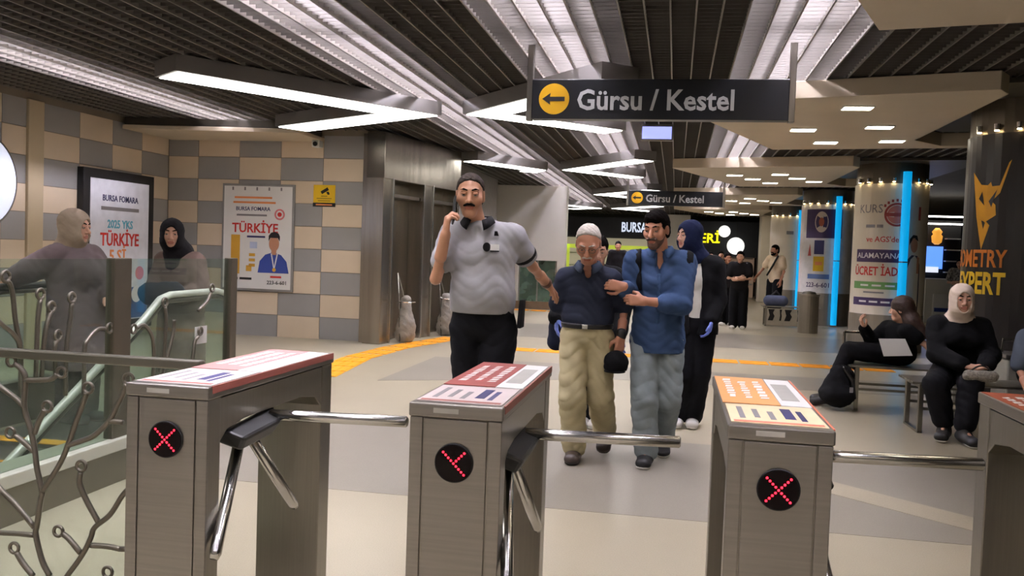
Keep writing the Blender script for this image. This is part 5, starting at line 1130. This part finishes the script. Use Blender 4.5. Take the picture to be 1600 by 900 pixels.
# --- smaller figures further down the hall
def far_person(label, x, y, ht, face, skin_, topm, botm, hairm, arms='down', wear=None, hair='short', scarf=None, group=None, rz=0., dress=False, extra=None):
    k = ht/1.72; f = unit((face[0],face[1],0)); r = np.array([f[1],-f[0],0])*1.0      # person's right
    def p(a,b,c): return (x+(r[0]*a+f[0]*b)*k, y+(r[1]*a+f[1]*b)*k, c*k)
    J = dict(head=p(0,.03,1.60),neck=p(0,-.02,1.45),chest=p(0,-.03,1.27),waist=p(0,-.02,1.06),pelvis=p(0,-.02,.92),shR=p(.17,-.02,1.40),shL=p(-.17,-.02,1.40),
        elR=p(.23,-.05,1.12),elL=p(-.23,-.05,1.12),wrR=p(.23,.05,.9),wrL=p(-.23,.05,.9),hipR=p(.09,-.02,.88),hipL=p(-.09,-.02,.88),knR=p(.10,0,.47),knL=p(-.10,0,.47),anR=p(.10,-.03,.085),anL=p(-.10,-.03,.085),toeR=p(.12,.13,.04),toeL=p(-.12,.13,.04))
    hR = dict(d=(0,0,-1),n=tuple(-r),curl=.4); hL = dict(d=(0,0,-1),n=tuple(r),curl=.4)
    if arms == 'folded': J.update(elR=p(.24,.06,1.12),elL=p(-.24,.06,1.12),wrR=p(-.02,.2,1.14),wrL=p(.02,.2,1.10)); hR = dict(d=tuple(-r),n=tuple(-f),curl=.5); hL = dict(d=tuple(r),n=tuple(-f),curl=.5)
    if arms == 'out': J.update(elR=p(.34,.03,1.16),wrR=p(.42,.14,.98)); hR = dict(d=tuple(r*.4+f*.3+Z((0,0,-.8))),n=tuple(-r),curl=.5)
    w = [dict(k='top', name='top', m=topm, sleeve=(.6,0) if arms != 'long' else (1,.95), loose=.02, off=.02, cuts=[((0,0,.86*k),(0,0,1))]), dict(k='trousers', m=botm, cuts=[((0,0,.95*k),(0,0,-1))], r=(.105,.09,.085)), dict(k='shoes', m=SHOEW, sole=SOLEW)]
    return person(label, J, dict(face=tuple(f), skin=skin_, hs=k, s=k, h=.022, fine=.011, hfine=.008, eyes=False, hair=hair, hairm=hairm, handL=hL, handR=hR, wear=w+(wear or []), drape=.1, fem=(hair != 'short'), **(extra or {})), group)
BLKTEE = cloth('tee_black',(22,20,22))
far_person('woman in black top and wide black trousers with folded arms in mid hall', 1.33,18.7,1.62,(-.2,-1),SKD,BLKTEE,BLKTR,HAIRD,'folded')
far_person('person in black half hidden behind the woman with folded arms', 1.12,19.6,1.58,(.3,-1),SKC,BLKTEE,BLKTR,HAIRD,'down')
far_person('bearded man in beige shirt with crossbody strap behind the far bench', 2.42,22.3,1.84,(-.7,-.6),SKC,cloth('shirt_beige',(206,186,158)),BLKTR,HAIRD,'out',[dict(k='free',name='crossbody_strap',m=LEATH,prims=[RC((2.46,22.13,1.57),(2.36,22.12,1.36),.025,.025,.01),RC((2.36,22.12,1.36),(2.24,22.28,1.1),.025,.025,.01)],h=.015)],extra=dict(beard=HAIRD))
far_person('man in black cap and dark jacket before the lime framed shop', -1.66,25.5,1.86,(.1,-1),SKC,BLKTEE,BLKTR,BLKC,'long')
for i,(x,y,h_,mm,lab) in enumerate(((1.05,27.5,1.66,cloth('top_cream',(200,188,170)),'person in cream top standing before the yellow lettered shop'),(1.45,29.0,1.7,cloth('top_brown',(110,84,66)),'person in brown top standing under the large globe lamp'),(.75,29.5,1.72,cloth('top_rose',(150,100,92)),'person in rose top farthest away by the yellow lettered shop'))):
    far_person(lab, x,y,h_,(.3-.3*i,-1),SKD,mm,BLKTR,HAIRD,'down')
far_person('shopper in black and white top beside the bright kiosk', 6.75,22.6,1.66,(-.5,-1),SKD,mat('pattern_bw',(120,116,112),.8,0,.8,25),BLKTR,HAIRD,'folded')
gb = empty('grey_carry_bag', (2.25,20.35,.45), 'grey blue bag standing on the far bench', 'bag'); plain('bag', sdf([FC((2.1,20.25,.56),(2.4,20.25,.56),(.1,.12),(.1,.12),(0,1,0),.02)],.02,0,[((0,0,.447),(0,0,1))],wr=(.004,.4,1.5)), cloth('bag_greyblue',(92,98,122)), gb); plain('handle', sdf([RC((2.15,20.25,.68),(2.25,20.25,.78),.015,.015,.01),RC((2.25,20.25,.78),(2.35,20.25,.68),.015,.015,.01)],.012), LEATH, gb)
# seated person at the right edge of the picture (bare arm, red hair band)
J = dict(head=(2.98,7.72,1.10), neck=(3.0,7.8,.95), chest=(3.02,7.86,.79), waist=(3.04,7.92,.64), pelvis=(3.05,7.98,.57), shL=(3.16,7.8,.88), shR=(2.87,7.8,.87), elL=(3.2,7.7,.66), wrL=(3.08,7.5,.56), elR=(2.795,7.72,.64), wrR=(2.82,7.56,.46),
    hipL=(3.12,7.95,.56), hipR=(2.98,7.95,.56), knL=(3.12,7.55,.50), knR=(2.95,7.55,.50), anL=(3.12,7.5,.09), anR=(2.95,7.5,.09), toeL=(3.12,7.34,.04), toeR=(2.95,7.34,.04))
person('person in slate top with bare forearm sitting next to the seated woman in black', J, dict(face=(.3,-1,-.1), skin=SKC, h=.014, fine=.008, eyes=False, hair='short', hairm=mat('hair_red',(92,34,26),.6), torso=(.16,.12,.15,.11,.15,.11),
    handL=dict(d=(-.5,-.5,-.3),n=(0,0,-1),curl=.4), handR=dict(d=(.2,-.4,-.8),n=(.8,0,.2),curl=.4), wear=[dict(k='top',name='slate_top',m=cloth('top_slate',(70,76,84)),sleeve=(.9,0),loose=.014,off=.014,cuts=[((0,0,.48),(0,0,1))]),dict(k='trousers',m=BLKTR,r=(.095,.075,.065)),dict(k='shoes',m=SHOEK,sole=SOLEB)]))

# put the origin of every single-mesh thing at its base
bpy.context.view_layer.update()
for ob in list(COL.objects):
    if ob.parent is None and ob.type == 'MESH' and ob.data.users == 1 and ob.get('kind') != 'structure':
        co = np.empty(len(ob.data.vertices)*3,f32); ob.data.vertices.foreach_get('co',co); co = co.reshape(-1,3)
        b = Vector(((co[:,0].min()+co[:,0].max())/2,(co[:,1].min()+co[:,1].max())/2,co[:,2].min()))
        ob.data.vertices.foreach_set('co',(co-np.array(b,f32)).ravel()); ob.data.update(); ob.location = b
        for c in ob.children: c.matrix_parent_inverse = Matrix.Translation(-b)
